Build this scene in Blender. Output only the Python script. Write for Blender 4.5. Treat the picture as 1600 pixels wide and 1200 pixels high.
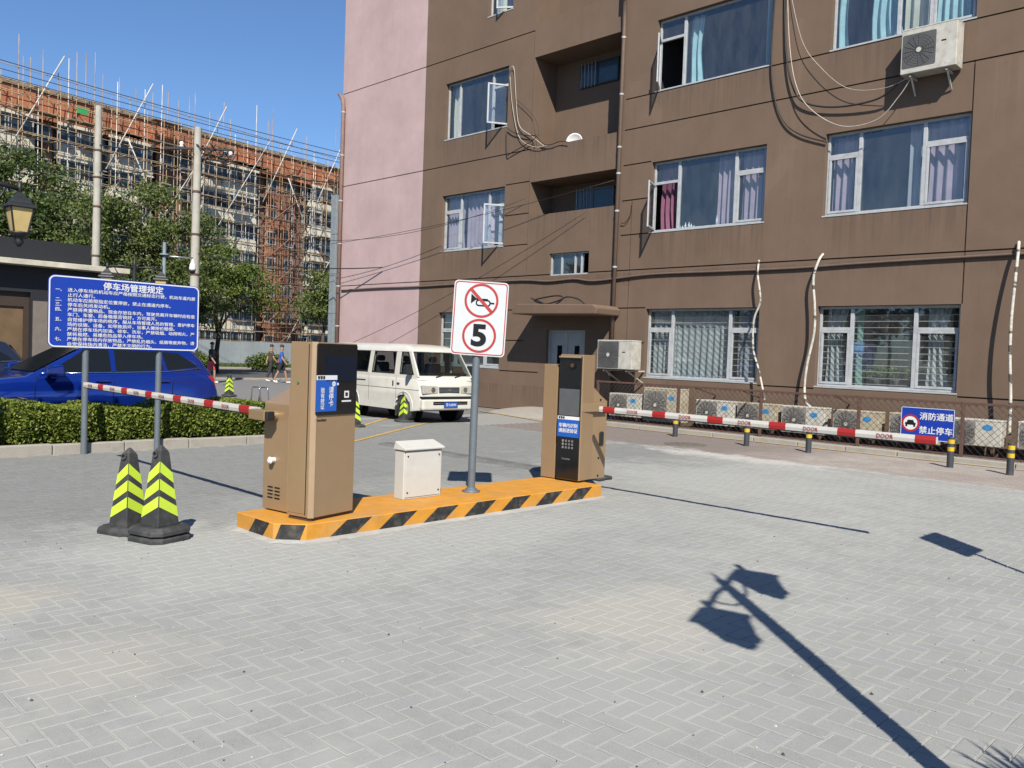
import bpy, bmesh, math, random
from mathutils import Vector, Matrix, Quaternion
import numpy as np

for o in list(bpy.data.objects):
    bpy.data.objects.remove(o)
SC = bpy.context.scene
COL = SC.collection
RNG = random.Random(7)
R = math.radians

# ------------------------------------------------------------------ camera
# X runs along the brown facade, Y goes towards it, the ground is z = 0
CAM_H = 1.65
PITCH, ROLL, YAW, FPX = 0.033988, 0.035962, 0.776759, 1320.7
fwd = Vector((-math.sin(YAW) * math.cos(PITCH), math.cos(YAW) * math.cos(PITCH), -math.sin(PITCH)))
rgt = Vector((math.cos(YAW), math.sin(YAW), 0))
upv = rgt.cross(fwd)
r2 = math.cos(ROLL) * rgt + math.sin(ROLL) * upv
u2 = -math.sin(ROLL) * rgt + math.cos(ROLL) * upv
cam_data = bpy.data.cameras.new('camera')
cam = bpy.data.objects.new('camera', cam_data)
COL.objects.link(cam)
cam.matrix_world = Matrix(((r2.x, u2.x, -fwd.x, 0), (r2.y, u2.y, -fwd.y, 0), (r2.z, u2.z, -fwd.z, CAM_H), (0, 0, 0, 1)))
cam_data.sensor_width = 36
cam_data.lens = FPX / 1600 * 36
cam_data.clip_start = 0.05
cam_data.clip_end = 2000
SC.camera = cam

# ------------------------------------------------------------------ sky, sun, exposure
SUN = Vector((-0.812, 0.724, -1.0)).normalized()          # the way the light travels
sun_el = math.asin(-SUN.z)
sun_az = math.atan2(-SUN.x, -SUN.y)
world = bpy.data.worlds.new('World')
SC.world = world
world.use_nodes = True
wn = world.node_tree
for n in list(wn.nodes):
    wn.nodes.remove(n)
sky = wn.nodes.new('ShaderNodeTexSky')
sky.sky_type = 'NISHITA'
sky.sun_disc = False
sky.sun_elevation = sun_el
sky.sun_rotation = sun_az
sky.altitude = 50
sky.air_density = 1.0
sky.dust_density = 0.2
sky.ozone_density = 8.5
bg = wn.nodes.new('ShaderNodeBackground')
bg.inputs['Strength'].default_value = 0.085
wo = wn.nodes.new('ShaderNodeOutputWorld')
wn.links.new(sky.outputs[0], bg.inputs[0])
wn.links.new(bg.outputs[0], wo.inputs[0])
sun_data = bpy.data.lights.new('sun', 'SUN')
sun_data.energy = 5.0
sun_data.angle = R(0.53)
sun_data.color = (1.0, 0.94, 0.83)
sun = bpy.data.objects.new('sun', sun_data)
COL.objects.link(sun)
sun.rotation_mode = 'QUATERNION'
sun.rotation_quaternion = SUN.to_track_quat('-Z', 'Y')
sun.location = (20, -20, 40)
vs = SC.view_settings
vs.view_transform = 'Standard'
vs.look = 'None'
vs.gamma = 1
vs.exposure = 0.7
vs.use_curve_mapping = False
SC.cycles.max_bounces = 6
SC.cycles.diffuse_bounces = 1
SC.cycles.glossy_bounces = 2
SC.cycles.caustics_reflective = False
SC.cycles.caustics_refractive = False
SC.cycles.transparent_max_bounces = 10


# ------------------------------------------------------------------ helpers
def at_depth(px, py, d):
    """point seen at photo pixel (px, py), d metres ahead of the camera"""
    return Vector((0, 0, CAM_H)) + ((px - 800) / FPX * r2 - (py - 600) / FPX * u2 + fwd) * d


def on_facade(px, py, y):
    v = (px - 800) / FPX * r2 - (py - 600) / FPX * u2 + fwd
    return Vector((0, 0, CAM_H)) + v * (y / v.y)


def on_x(px, py, x):
    v = (px - 800) / FPX * r2 - (py - 600) / FPX * u2 + fwd
    return Vector((0, 0, CAM_H)) + v * (x / v.x)


def on_ground(px, py, z=0.0):
    v = (px - 800) / FPX * r2 - (py - 600) / FPX * u2 + fwd
    return Vector((0, 0, CAM_H)) + v * ((z - CAM_H) / v.z)


def lin(r, g, b):
    f = lambda c: (c / 255 / 12.92) if c / 255 <= 0.04045 else ((c / 255 + 0.055) / 1.055) ** 2.4
    return (f(r), f(g), f(b))


class MB:
    """collects faces, then links them as ONE mesh object"""
    def __init__(s):
        s.v, s.f, s.m, s.s = [], [], [], []

    def add(s, vs_, fs, mi=0, smooth=False):
        b = len(s.v)
        s.v += [tuple(v) for v in vs_]
        for f in fs:
            s.f.append(tuple(b + i for i in f))
            s.m.append(mi)
            s.s.append(smooth)
        return s

    def box(s, x0, x1, y0, y1, z0, z1, mi=0):
        v = [(x0, y0, z0), (x1, y0, z0), (x1, y1, z0), (x0, y1, z0), (x0, y0, z1), (x1, y0, z1), (x1, y1, z1), (x0, y1, z1)]
        return s.add(v, [(0, 3, 2, 1), (4, 5, 6, 7), (0, 1, 5, 4), (1, 2, 6, 5), (2, 3, 7, 6), (3, 0, 4, 7)], mi)

    def hexa(s, lo, hi, mi=0):
        """lo, hi: four corners each, counter-clockwise from above"""
        return s.add(list(lo) + list(hi), [(0, 3, 2, 1), (4, 5, 6, 7), (0, 1, 5, 4), (1, 2, 6, 5), (2, 3, 7, 6), (3, 0, 4, 7)], mi)

    def bar(s, p0, p1, w, h, mi=0, up=(0, 0, 1)):
        p0, p1 = Vector(p0), Vector(p1)
        d = (p1 - p0).normalized()
        a = d.cross(Vector(up))
        if a.length < 1e-4:
            a = d.cross(Vector((1, 0, 0)))
        a.normalize()
        b = a.cross(d)
        v = []
        for p in (p0, p1):
            for i, j in ((-1, -1), (1, -1), (1, 1), (-1, 1)):
                v.append(p + a * (i * w / 2) + b * (j * h / 2))
        return s.add(v, [(0, 1, 2, 3), (7, 6, 5, 4), (0, 4, 5, 1), (1, 5, 6, 2), (2, 6, 7, 3), (3, 7, 4, 0)], mi)

    def cyl(s, p0, p1, r0, r1=None, n=12, mi=0, caps=True, smooth=True):
        r1 = r0 if r1 is None else r1
        p0, p1 = Vector(p0), Vector(p1)
        d = (p1 - p0).normalized()
        a = d.orthogonal().normalized()
        b = d.cross(a)
        v, f = [], []
        for p, r in ((p0, r0), (p1, r1)):
            for i in range(n):
                t = 2 * math.pi * i / n
                v.append(p + a * (r * math.cos(t)) + b * (r * math.sin(t)))
        for i in range(n):
            j = (i + 1) % n
            f.append((i, j, n + j, n + i))
        s.add(v, f, mi, smooth)
        if caps:
            s.add(v[:n], [tuple(range(n - 1, -1, -1))], mi)
            s.add(v[n:], [tuple(range(n))], mi)
        return s

    def tube(s, pts, r, n=6, mi=0, smooth=True):
        pts = [Vector(p) for p in pts]
        rs = r if isinstance(r, (list, tuple)) else [r] * len(pts)
        v, f = [], []
        a = None
        for k, p in enumerate(pts):
            d = (pts[min(k + 1, len(pts) - 1)] - pts[max(k - 1, 0)]).normalized()
            if a is None:
                a = d.orthogonal().normalized()
            a = (a - d * a.dot(d)).normalized()
            b = d.cross(a)
            for i in range(n):
                t = 2 * math.pi * i / n
                v.append(p + a * (rs[k] * math.cos(t)) + b * (rs[k] * math.sin(t)))
        for k in range(len(pts) - 1):
            for i in range(n):
                j = (i + 1) % n
                f.append((k * n + i, k * n + j, (k + 1) * n + j, (k + 1) * n + i))
        f.append(tuple(range(n - 1, -1, -1)))
        f.append(tuple(range((len(pts) - 1) * n, len(pts) * n)))
        return s.add(v, f, mi, smooth)

    def prism(s, poly, axis, a, b, mi=0, side_mi=None, cap_smooth=False):
        """poly: 2-D outline; axis 'x','y','z' is the extrusion direction, from a to b"""
        put = {'x': lambda u, w, t: (t, u, w), 'y': lambda u, w, t: (u, t, w), 'z': lambda u, w, t: (u, w, t)}[axis]
        n = len(poly)
        v = [put(u, w, a) for u, w in poly] + [put(u, w, b) for u, w in poly]
        base = len(s.v)
        s.add(v, [tuple(range(n - 1, -1, -1)), tuple(range(n, 2 * n))], mi)
        for i in range(n):
            j = (i + 1) % n
            s.f.append((base + i, base + j, base + n + j, base + n + i))
            s.m.append((side_mi[i] if isinstance(side_mi, list) else side_mi) if side_mi is not None else mi)
            s.s.append(False)
        return s

    def ring(s, outer, inner, axis, t, mi=0):
        put = {'x': lambda u, w: (t, u, w), 'y': lambda u, w: (u, t, w), 'z': lambda u, w: (u, w, t)}[axis]
        n = len(outer)
        v = [put(*p) for p in outer] + [put(*p) for p in inner]
        return s.add(v, [(i, (i + 1) % n, n + (i + 1) % n, n + i) for i in range(n)], mi)

    def lathe(s, prof, c=(0, 0, 0), n=16, mi=0, smooth=True, rot0=0.0):
        v, f = [], []
        for r, z in prof:
            for i in range(n):
                t = rot0 + 2 * math.pi * i / n
                v.append((c[0] + r * math.cos(t), c[1] + r * math.sin(t), c[2] + z))
        for k in range(len(prof) - 1):
            for i in range(n):
                j = (i + 1) % n
                f.append((k * n + i, k * n + j, (k + 1) * n + j, (k + 1) * n + i))
        f.append(tuple(range(n - 1, -1, -1)))
        f.append(tuple(range((len(prof) - 1) * n, len(prof) * n)))
        return s.add(v, f, mi, smooth)

    def mesh(s, name, mats):
        me = bpy.data.meshes.new(name)
        me.from_pydata(s.v, [], s.f)
        for m in (mats if isinstance(mats, (list, tuple)) else [mats]):
            me.materials.append(m)
        me.polygons.foreach_set('material_index', s.m)
        me.polygons.foreach_set('use_smooth', s.s)
        me.update()
        return me

    def build(s, name, mats, parent=None, bevel=0, seg=2, fix=True):
        me = s.mesh(name, mats)
        if fix and len(s.f) < 20000:
            bm = bmesh.new()
            bm.from_mesh(me)
            bmesh.ops.recalc_face_normals(bm, faces=bm.faces)
            bm.to_mesh(me)
            bm.free()
        return link(name, me, parent, bevel, seg)


def link(name, me, parent=None, bevel=0, seg=2):
    o = bpy.data.objects.new(name, me)
    COL.objects.link(o)
    if parent is not None:
        o.parent = parent
        if 'worldbuilt' in WORLD and parent.name in WORLD['worldbuilt']:
            o.matrix_parent_inverse = Matrix.Translation(parent.location).inverted()
    if bevel:
        b = o.modifiers.new('bevel', 'BEVEL')
        b.width = bevel
        b.segments = seg
        b.limit_method = 'ANGLE'
        b.angle_limit = R(35)
    return o


WORLD = {'worldbuilt': set()}


def tag(o, label=None, cat=None, group=None, kind=None):
    if label:
        o['label'] = label
    if cat:
        o['category'] = cat
    if group:
        o['group'] = group
    if kind:
        o['kind'] = kind
    return o


def thing(name, label, cat, loc=(0, 0, 0), rz=0, group=None, world_parts=False):
    """an Empty at the thing's base; world_parts: its direct children are given in world coordinates"""
    o = bpy.data.objects.new(name, None)
    COL.objects.link(o)
    o.empty_display_size = 0.2
    o.location = loc
    o.rotation_euler = (0, 0, rz)
    if world_parts:
        WORLD['worldbuilt'].add(o.name)
    return tag(o, label, cat, group)


def dup(root, loc, rz, label=None, parent=None):
    c = root.copy()
    COL.objects.link(c)
    c.parent = parent
    if parent is None:
        c.location = loc
        c.rotation_euler = (0, 0, rz)
        if label:
            c['label'] = label
    for ch in root.children:
        dup(ch, None, None, None, c)
    return c


def rrect(w, h, r, n=5, cx=0, cy=0):
    p = []
    for sx, sy, a0 in ((1, 1, 0), (-1, 1, 90), (-1, -1, 180), (1, -1, 270)):
        for k in range(n + 1):
            a = R(a0 + 90 * k / n)
            p.append((cx + sx * (w / 2 - r) + r * math.cos(a), cy + sy * (h / 2 - r) + r * math.sin(a)))
    return p


def circle(r, n=40, cx=0, cy=0):
    return [(cx + r * math.cos(2 * math.pi * i / n), cy + r * math.sin(2 * math.pi * i / n)) for i in range(n)]


# ------------------------------------------------------------------ materials
KA = 0.7                                                  # all paints and pigments are a little darker than first guessed
def nodes_of(name):
    m = bpy.data.materials.new(name)
    m.use_nodes = True
    nt = m.node_tree
    return m, nt, nt.nodes['Principled BSDF'], nt.nodes['Material Output']


def N(nt, kind, **kw):
    n = nt.nodes.new(kind)
    for k, v in kw.items():
        if k in n.inputs.keys() if isinstance(k, str) else False:
            n.inputs[k].default_value = v
        else:
            setattr(n, k, v)
    return n


def noise(nt, scale, detail=4, rough=0.6, vec=None, stretch=None):
    tc = nt.nodes.new('ShaderNodeTexCoord')
    t = nt.nodes.new('ShaderNodeTexNoise')
    t.inputs['Scale'].default_value = scale
    t.inputs['Detail'].default_value = detail
    t.inputs['Roughness'].default_value = rough
    if stretch:
        mp = nt.nodes.new('ShaderNodeMapping')
        mp.inputs['Scale'].default_value = stretch
        nt.links.new(tc.outputs['Object'], mp.inputs['Vector'])
        nt.links.new(mp.outputs[0], t.inputs['Vector'])
    else:
        nt.links.new(tc.outputs['Object'], t.inputs['Vector'])
    return t.outputs['Fac']


def ramp(nt, fac, p0, p1, c0=(0, 0, 0, 1), c1=(1, 1, 1, 1)):
    r = nt.nodes.new('ShaderNodeValToRGB')
    r.color_ramp.elements[0].position = p0
    r.color_ramp.elements[1].position = p1
    r.color_ramp.elements[0].color = c0
    r.color_ramp.elements[1].color = c1
    nt.links.new(fac, r.inputs[0])
    return r.outputs[0]


def mix(nt, fac, a, b, mode='MIX'):
    m = nt.nodes.new('ShaderNodeMix')
    m.data_type = 'RGBA'
    m.blend_type = mode
    for sock, val in ((m.inputs[0], fac), (m.inputs[6], a), (m.inputs[7], b)):
        if isinstance(val, (int, float)):
            sock.default_value = val
        elif isinstance(val, tuple):
            sock.default_value = (*val[:3], 1)
        else:
            nt.links.new(val, sock)
    return m.outputs[2]


def bumped(nt, bsdf, h, strength=0.3, dist=0.01):
    b = nt.nodes.new('ShaderNodeBump')
    b.inputs['Strength'].default_value = strength
    b.inputs['Distance'].default_value = dist
    nt.links.new(h, b.inputs['Height'])
    nt.links.new(b.outputs[0], bsdf.inputs['Normal'])


def mat(name, rgb, rough=0.55, metal=0.0, var=0.12, scale=6.0, bump=0.0, bscale=80.0, coat=0.0, dirt=None, dirt_amt=0.35, dscale=2.0, spec=0.5):
    m, nt, bs, out = nodes_of(name)
    if metal < 0.8:
        rgb = tuple(c * KA for c in rgb)
        dirt = tuple(c * KA for c in dirt) if dirt else None
    n1 = noise(nt, scale, 5)
    lo = tuple(max(0, c * (1 - var)) for c in rgb)
    hi = tuple(min(1, c * (1 + var)) for c in rgb)
    col = mix(nt, ramp(nt, n1, 0.3, 0.7), lo, hi)
    if dirt:
        col = mix(nt, ramp(nt, noise(nt, dscale, 8, 0.7), 0.48, 0.8, (0, 0, 0, 1), (dirt_amt,) * 3 + (1,)), col, dirt)
    nt.links.new(col, bs.inputs['Base Color'])
    rr = nt.nodes.new('ShaderNodeMapRange')
    rr.inputs['To Min'].default_value = max(0.02, rough - 0.08)
    rr.inputs['To Max'].default_value = min(1, rough + 0.08)
    nt.links.new(noise(nt, scale * 3, 3), rr.inputs['Value'])
    nt.links.new(rr.outputs[0], bs.inputs['Roughness'])
    bs.inputs['Metallic'].default_value = metal
    bs.inputs['Specular IOR Level'].default_value = spec
    if coat:
        bs.inputs['Coat Weight'].default_value = coat
        bs.inputs['Coat Roughness'].default_value = 0.05
    if bump:
        bumped(nt, bs, noise(nt, bscale, 4), bump, 0.004)
    return m


def leafmat(name, c0, c1):
    m, nt, bs, out = nodes_of(name)
    g = nt.nodes.new('ShaderNodeNewGeometry')
    col = mix(nt, g.outputs['Random Per Island'], tuple(c * KA for c in c0), tuple(c * KA for c in c1))
    nt.links.new(col, bs.inputs['Base Color'])
    bs.inputs['Roughness'].default_value = 0.55
    bs.inputs['Specular IOR Level'].default_value = 0.3
    tr = nt.nodes.new('ShaderNodeBsdfTranslucent')
    nt.links.new(mix(nt, 1.0, col, (0.9, 1.0, 0.35), 'MULTIPLY'), tr.inputs[0])
    mx = nt.nodes.new('ShaderNodeMixShader')
    mx.inputs[0].default_value = 0.3
    nt.links.new(bs.outputs[0], mx.inputs[1])
    nt.links.new(tr.outputs[0], mx.inputs[2])
    nt.links.new(mx.outputs[0], out.inputs[0])
    return m


def glassmat(name, tint=(0.75, 0.85, 0.88), refl=0.16, body=None):
    """thin pane: mostly see-through, mirrors more at a slant"""
    m, nt, bs, out = nodes_of(name)
    tr = nt.nodes.new('ShaderNodeBsdfTransparent')
    tr.inputs[0].default_value = (*tint, 1)
    gl = nt.nodes.new('ShaderNodeBsdfGlossy')
    gl.inputs['Roughness'].default_value = 0.02
    gl.inputs[0].default_value = (0.95, 0.97, 1, 1)
    lw = nt.nodes.new('ShaderNodeLayerWeight')
    fr = nt.nodes.new('ShaderNodeMath')
    fr.operation = 'POWER'
    fr.inputs[1].default_value = 4.0
    nt.links.new(lw.outputs['Facing'], fr.inputs[0])
    ad = nt.nodes.new('ShaderNodeMath')
    ad.operation = 'ADD'
    ad.use_clamp = True
    ad.inputs[1].default_value = refl
    nt.links.new(fr.outputs[0], ad.inputs[0])
    bumped(nt, gl, noise(nt, 1.3, 2), 0.05, 0.02)
    mx = nt.nodes.new('ShaderNodeMixShader')
    nt.links.new(ad.outputs[0], mx.inputs[0])
    nt.links.new(tr.outputs[0], mx.inputs[1])
    nt.links.new(gl.outputs[0], mx.inputs[2])
    res = mx.outputs[0]
    if body:
        # pale dusty film paints the hazy sky reflection into the glass, thicker in runs
        df = nt.nodes.new('ShaderNodeBsdfDiffuse')
        df.inputs[0].default_value = (0.55, 0.56, 0.55, 1)
        m2 = nt.nodes.new('ShaderNodeMixShader')
        nt.links.new(ramp(nt, noise(nt, 1.0, 5, 0.7, stretch=(4, 4, 1.2)), 0.3, 0.8, (body * 0.4,) * 3 + (1,), (body * 2.2,) * 3 + (1,)), m2.inputs[0])
        nt.links.new(res, m2.inputs[1])
        nt.links.new(df.outputs[0], m2.inputs[2])
        res = m2.outputs[0]
    nt.links.new(res, out.inputs[0])
    return m


def plaster(name, rgb, stain, light, sills=False):
    """weathered painted render: long vertical runs, blotches, fine grain"""
    m, nt, bs, out = nodes_of(name)
    rgb, stain, light = (tuple(c * KA for c in q) for q in (rgb, stain, light))
    blot = ramp(nt, noise(nt, 0.55, 6, 0.7), 0.33, 0.7)
    col = mix(nt, blot, tuple(c * 0.88 for c in rgb), tuple(c * 1.1 for c in rgb))
    streak = ramp(nt, noise(nt, 1.0, 5, 0.6, stretch=(5.0, 5.0, 0.28)), 0.5, 0.8, (0, 0, 0, 1), (0.38, 0.38, 0.38, 1))
    col = mix(nt, mix(nt, 1.0, streak, ramp(nt, noise(nt, 0.35, 4), 0.35, 0.65), 'MULTIPLY'), col, stain)
    pale = ramp(nt, noise(nt, 1.0, 6, 0.7, stretch=(3.0, 3.0, 0.5)), 0.6, 0.85, (0, 0, 0, 1), (0.35, 0.35, 0.35, 1))
    col = mix(nt, pale, col, light)
    spot = ramp(nt, noise(nt, 14, 3, 0.5), 0.68, 0.76, (0, 0, 0, 1), (0.25, 0.25, 0.25, 1))
    col = mix(nt, spot, col, stain)
    if sills:
        # rain runs below the ledges and rust below the pipe brackets
        tc = nt.nodes.new('ShaderNodeNewGeometry')
        sx = nt.nodes.new('ShaderNodeSeparateXYZ')
        nt.links.new(tc.outputs['Position'], sx.inputs[0])
        runs = ramp(nt, noise(nt, 1.0, 6, 0.7, stretch=(9.0, 0.5, 0.35)), 0.42, 0.66)
        for x0, x1, zt, ln, amt, tint in ((-13.3, -9.7, 4.97, 1.0, 0.75, stain), (-8.6, -5.4, 4.97, 1.0, 0.7, stain), (-13.3, -9.7, 8.6, 1.1, 0.7, stain), (-8.6, -5.4, 8.6, 1.1, 0.7, stain), (-21.6, -18.4, 4.97, 1.0, 0.7, stain), (-21.6, -18.4, 8.6, 1.0, 0.7, stain),
                                          (-17.6, -14.1, 5.8, 1.3, 0.6, stain), (-17.6, -14.1, 7.75, 0.9, 0.6, stain), (-9.75, -8.9, 9.5, 8.0, 0.5, light), (-14.1, -13.5, 9.0, 1.3, 0.8, light), (-14.2, -13.4, 3.6, 2.0, 0.5, light), (-27.0, 3.0, 0.75, 0.8, 0.7, stain), (-27.0, 3.0, 3.95, 0.5, 0.5, stain), (-5.3, -3.0, 7.7, 2.0, 0.4, light)):
            fac = None
            for sock, lo_, hi_ in ((sx.outputs[0], x0, x0 + 0.25), (sx.outputs[0], x1, x1 - 0.25), (sx.outputs[2], zt + 0.02, zt), (sx.outputs[2], zt - ln, zt)):
                mr = nt.nodes.new('ShaderNodeMapRange')
                mr.inputs['From Min'].default_value = lo_
                mr.inputs['From Max'].default_value = hi_
                nt.links.new(sock, mr.inputs['Value'])
                if fac is None:
                    fac = mr.outputs[0]
                else:
                    mm = nt.nodes.new('ShaderNodeMath')
                    mm.operation = 'MULTIPLY'
                    nt.links.new(fac, mm.inputs[0])
                    nt.links.new(mr.outputs[0], mm.inputs[1])
                    fac = mm.outputs[0]
            mm = nt.nodes.new('ShaderNodeMath')
            mm.operation = 'MULTIPLY'
            mm.inputs[1].default_value = amt
            nt.links.new(fac, mm.inputs[0])
            m3 = nt.nodes.new('ShaderNodeMath')
            m3.operation = 'MULTIPLY'
            nt.links.new(mm.outputs[0], m3.inputs[0])
            nt.links.new(runs, m3.inputs[1])
            col = mix(nt, m3.outputs[0], col, tint)
        patch = ramp(nt, noise(nt, 0.55, 3, 0.5), 0.66, 0.69, (0, 0, 0, 1), (0.5, 0.5, 0.5, 1))
        col = mix(nt, patch, col, tuple(c_ * 1.18 for c_ in rgb))
    nt.links.new(col, bs.inputs['Base Color'])
    bs.inputs['Roughness'].default_value = 0.85
    bs.inputs['Specular IOR Level'].default_value = 0.25
    bumped(nt, bs, noise(nt, 45, 5, 0.7), 0.35, 0.006)
    return m


def stain_fac(nt, v, amt):
    r_ = nt.nodes.new('ShaderNodeMapRange')
    r_.inputs['From Min'].default_value = 2.05
    r_.inputs['From Max'].default_value = 2.75
    r_.inputs['To Min'].default_value = amt
    r_.inputs['To Max'].default_value = 0.0
    nt.links.new(v, r_.inputs['Value'])
    return r_.outputs[0]


def paving(name, rgb, dust, island=True):
    m, nt, bs, out = nodes_of(name)
    rgb, dust = tuple(c * KA for c in rgb), tuple(c * KA for c in dust)
    col = rgb
    if island:
        g = nt.nodes.new('ShaderNodeNewGeometry')
        oi = nt.nodes.new('ShaderNodeObjectInfo')
        ad = nt.nodes.new('ShaderNodeMath')
        ad.operation = 'ADD'
        fr = nt.nodes.new('ShaderNodeMath')
        fr.operation = 'FRACT'
        nt.links.new(g.outputs['Random Per Island'], ad.inputs[0])
        nt.links.new(oi.outputs['Random'], ad.inputs[1])
        nt.links.new(ad.outputs[0], fr.inputs[0])
        col = mix(nt, fr.outputs[0], tuple(c * 0.93 for c in rgb), tuple(c * 1.06 for c in rgb))
        cool = nt.nodes.new('ShaderNodeMath')
        cool.operation = 'GREATER_THAN'
        cool.inputs[1].default_value = 0.9
        nt.links.new(fr.outputs[0], cool.inputs[0])
        sc = nt.nodes.new('ShaderNodeMath')
        sc.operation = 'MULTIPLY'
        sc.inputs[1].default_value = 0.35
        nt.links.new(cool.outputs[0], sc.inputs[0])
        col = mix(nt, sc.outputs[0], col, (rgb[0] * 0.9, rgb[1] * 0.9, rgb[2] * 1.06))
    geo = nt.nodes.new('ShaderNodeNewGeometry')

    def wn_(scale, detail=6, rough=0.65, st=(1, 1, 1)):
        detail = min(detail, 5)
        mp = nt.nodes.new('ShaderNodeMapping')
        mp.inputs['Scale'].default_value = st
        t = nt.nodes.new('ShaderNodeTexNoise')
        t.inputs['Scale'].default_value = scale
        t.inputs['Detail'].default_value = detail
        t.inputs['Roughness'].default_value = rough
        nt.links.new(geo.outputs['Position'], mp.inputs['Vector'])
        nt.links.new(mp.outputs[0], t.inputs['Vector'])
        return t.outputs['Fac']
    grain = wn_(160, 3)
    col = mix(nt, ramp(nt, grain, 0.3, 0.7), mix(nt, 0.16, col, (0.05, 0.05, 0.05)), mix(nt, 0.1, col, (0.9, 0.9, 0.88)))
    # cement dust trodden into the paving in patches of its own
    d1 = ramp(nt, wn_(0.42, 8, 0.68), 0.40, 0.60, (0.05, 0.05, 0.05, 1), (1, 1, 1, 1))
    d2 = ramp(nt, wn_(2.3, 8, 0.75), 0.38, 0.6, (0.15, 0.15, 0.15, 1), (0.95, 0.95, 0.95, 1))
    # the lane by the hedge is swept cleaner and stays darker
    px_ = nt.nodes.new('ShaderNodeSeparateXYZ')
    nt.links.new(geo.outputs['Position'], px_.inputs[0])
    ma = nt.nodes.new('ShaderNodeMath')
    ma.operation = 'MULTIPLY_ADD'
    ma.inputs[1].default_value = 4.0
    nt.links.new(wn_(0.5, 5, 0.6), ma.inputs[0])
    nt.links.new(px_.outputs[0], ma.inputs[2])
    lane = nt.nodes.new('ShaderNodeMapRange')
    lane.inputs['From Min'].default_value = -6.6
    lane.inputs['From Max'].default_value = -4.4
    nt.links.new(ma.outputs[0], lane.inputs['Value'])
    col = mix(nt, lane.outputs[0], mix(nt, 1.0, col, (0.74, 0.74, 0.75), 'MULTIPLY'), col)
    dm = mix(nt, 1.0, d1, d2, 'MULTIPLY')
    col = mix(nt, mix(nt, 1.0, dm, lane.outputs[0], 'MULTIPLY'), col, dust)
    # spilt cement and sand, each stain where the photograph has it
    sn = wn_(1.7, 7, 0.72)
    for sx, sy, rx, ry, amt, tint in ((-6.3, 3.0, 1.6, 1.1, 0.9, dust), (-5.6, 5.2, 0.7, 2.2, 0.75, dust), (-5.9, 1.35, 0.4, 0.7, 0.6, (0.48, 0.445, 0.375)), (-4.05, 0.75, 0.7, 0.35, 0.4, (0.48, 0.455, 0.4)),
                                      (-4.5, 1.6, 0.5, 0.5, 0.4, (0.48, 0.455, 0.4)), (-2.6, 3.5, 0.8, 0.9, 0.6, dust), (-3.2, 4.4, 0.7, 0.9, 0.55, (0.5, 0.475, 0.42)), (-7.6, 13.3, 2.2, 0.5, 0.8, (0.55, 0.53, 0.5)), (-4.5, 12.6, 3.0, 0.6, 0.6, dust), (-6.0, 10.5, 3.0, 1.6, 0.7, dust)):
        sv = nt.nodes.new('ShaderNodeVectorMath')
        sv.operation = 'SUBTRACT'
        sv.inputs[1].default_value = (sx, sy, 0)
        nt.links.new(geo.outputs['Position'], sv.inputs[0])
        sd = nt.nodes.new('ShaderNodeVectorMath')
        sd.operation = 'MULTIPLY'
        sd.inputs[1].default_value = (1 / rx, 1 / ry, 0)
        nt.links.new(sv.outputs[0], sd.inputs[0])
        sl = nt.nodes.new('ShaderNodeVectorMath')
        sl.operation = 'LENGTH'
        nt.links.new(sd.outputs[0], sl.inputs[0])
        sm = nt.nodes.new('ShaderNodeMath')
        sm.operation = 'MULTIPLY_ADD'
        sm.inputs[1].default_value = 3.2
        nt.links.new(sn, sm.inputs[0])
        nt.links.new(sl.outputs['Value'], sm.inputs[2])
        col = mix(nt, stain_fac(nt, sm.outputs[0], amt), col, tint if tint is dust else tuple(c_ * KA for c_ in tint))
    sandp = ramp(nt, wn_(0.55, 8, 0.7, (1.0, 0.7, 1)), 0.66, 0.74, (0, 0, 0, 1), (0.55, 0.55, 0.55, 1))
    col = mix(nt, sandp, col, (0.33, 0.315, 0.275))
    dk = ramp(nt, wn_(5.0, 6, 0.7), 0.62, 0.8, (0, 0, 0, 1), (0.3, 0.3, 0.3, 1))
    col = mix(nt, dk, col, tuple(c * 0.72 for c in rgb))
    nt.links.new(col, bs.inputs['Base Color'])
    bs.inputs['Roughness'].default_value = 0.86
    bs.inputs['Specular IOR Level'].default_value = 0.25
    bumped(nt, bs, wn_(220, 4), 0.3, 0.002)
    return m


MT = {}
MT['paver'] = paving('paver_concrete', (0.308, 0.314, 0.298), (0.412, 0.416, 0.394))
MT['joint'] = paving('joint_sand', (0.455, 0.45, 0.425), (0.465, 0.46, 0.44), island=False)
MT['concrete'] = mat('concrete', (0.4, 0.37, 0.32), 0.88, var=0.2, scale=4, bump=0.6, bscale=40, dirt=(0.17, 0.14, 0.11), dirt_amt=0.75, dscale=4)
MT['brown'] = plaster('brown_render', (0.19, 0.13, 0.093), (0.105, 0.073, 0.055), (0.27, 0.18, 0.122), True)
MT['orange_patch'] = plaster('canopy_render', (0.165, 0.107, 0.072), (0.08, 0.055, 0.04), (0.26, 0.16, 0.1))
MT['pink'] = plaster('pink_render', (0.555, 0.405, 0.4), (0.4, 0.275, 0.275), (0.63, 0.48, 0.47))
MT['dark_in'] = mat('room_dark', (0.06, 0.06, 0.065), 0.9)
MT['white_alu'] = mat('white_aluminium', (0.5, 0.52, 0.54), 0.4, var=0.08, dirt=(0.25, 0.23, 0.2), dirt_amt=0.6, dscale=5)
MT['glass'] = glassmat('window_glass', (0.93, 0.96, 0.965), 0.075, 0.02)
MT['glass_dark'] = mat('vehicle_glass', (0.012, 0.014, 0.015), 0.06, var=0.05, spec=0.35)
MT['black'] = mat('black_plastic', (0.02, 0.021, 0.022), 0.45)
MT['rubber'] = mat('rubber', (0.035, 0.036, 0.038), 0.75, var=0.2, bump=0.3, dirt=(0.2, 0.2, 0.19), dirt_amt=0.5, dscale=5)
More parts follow.
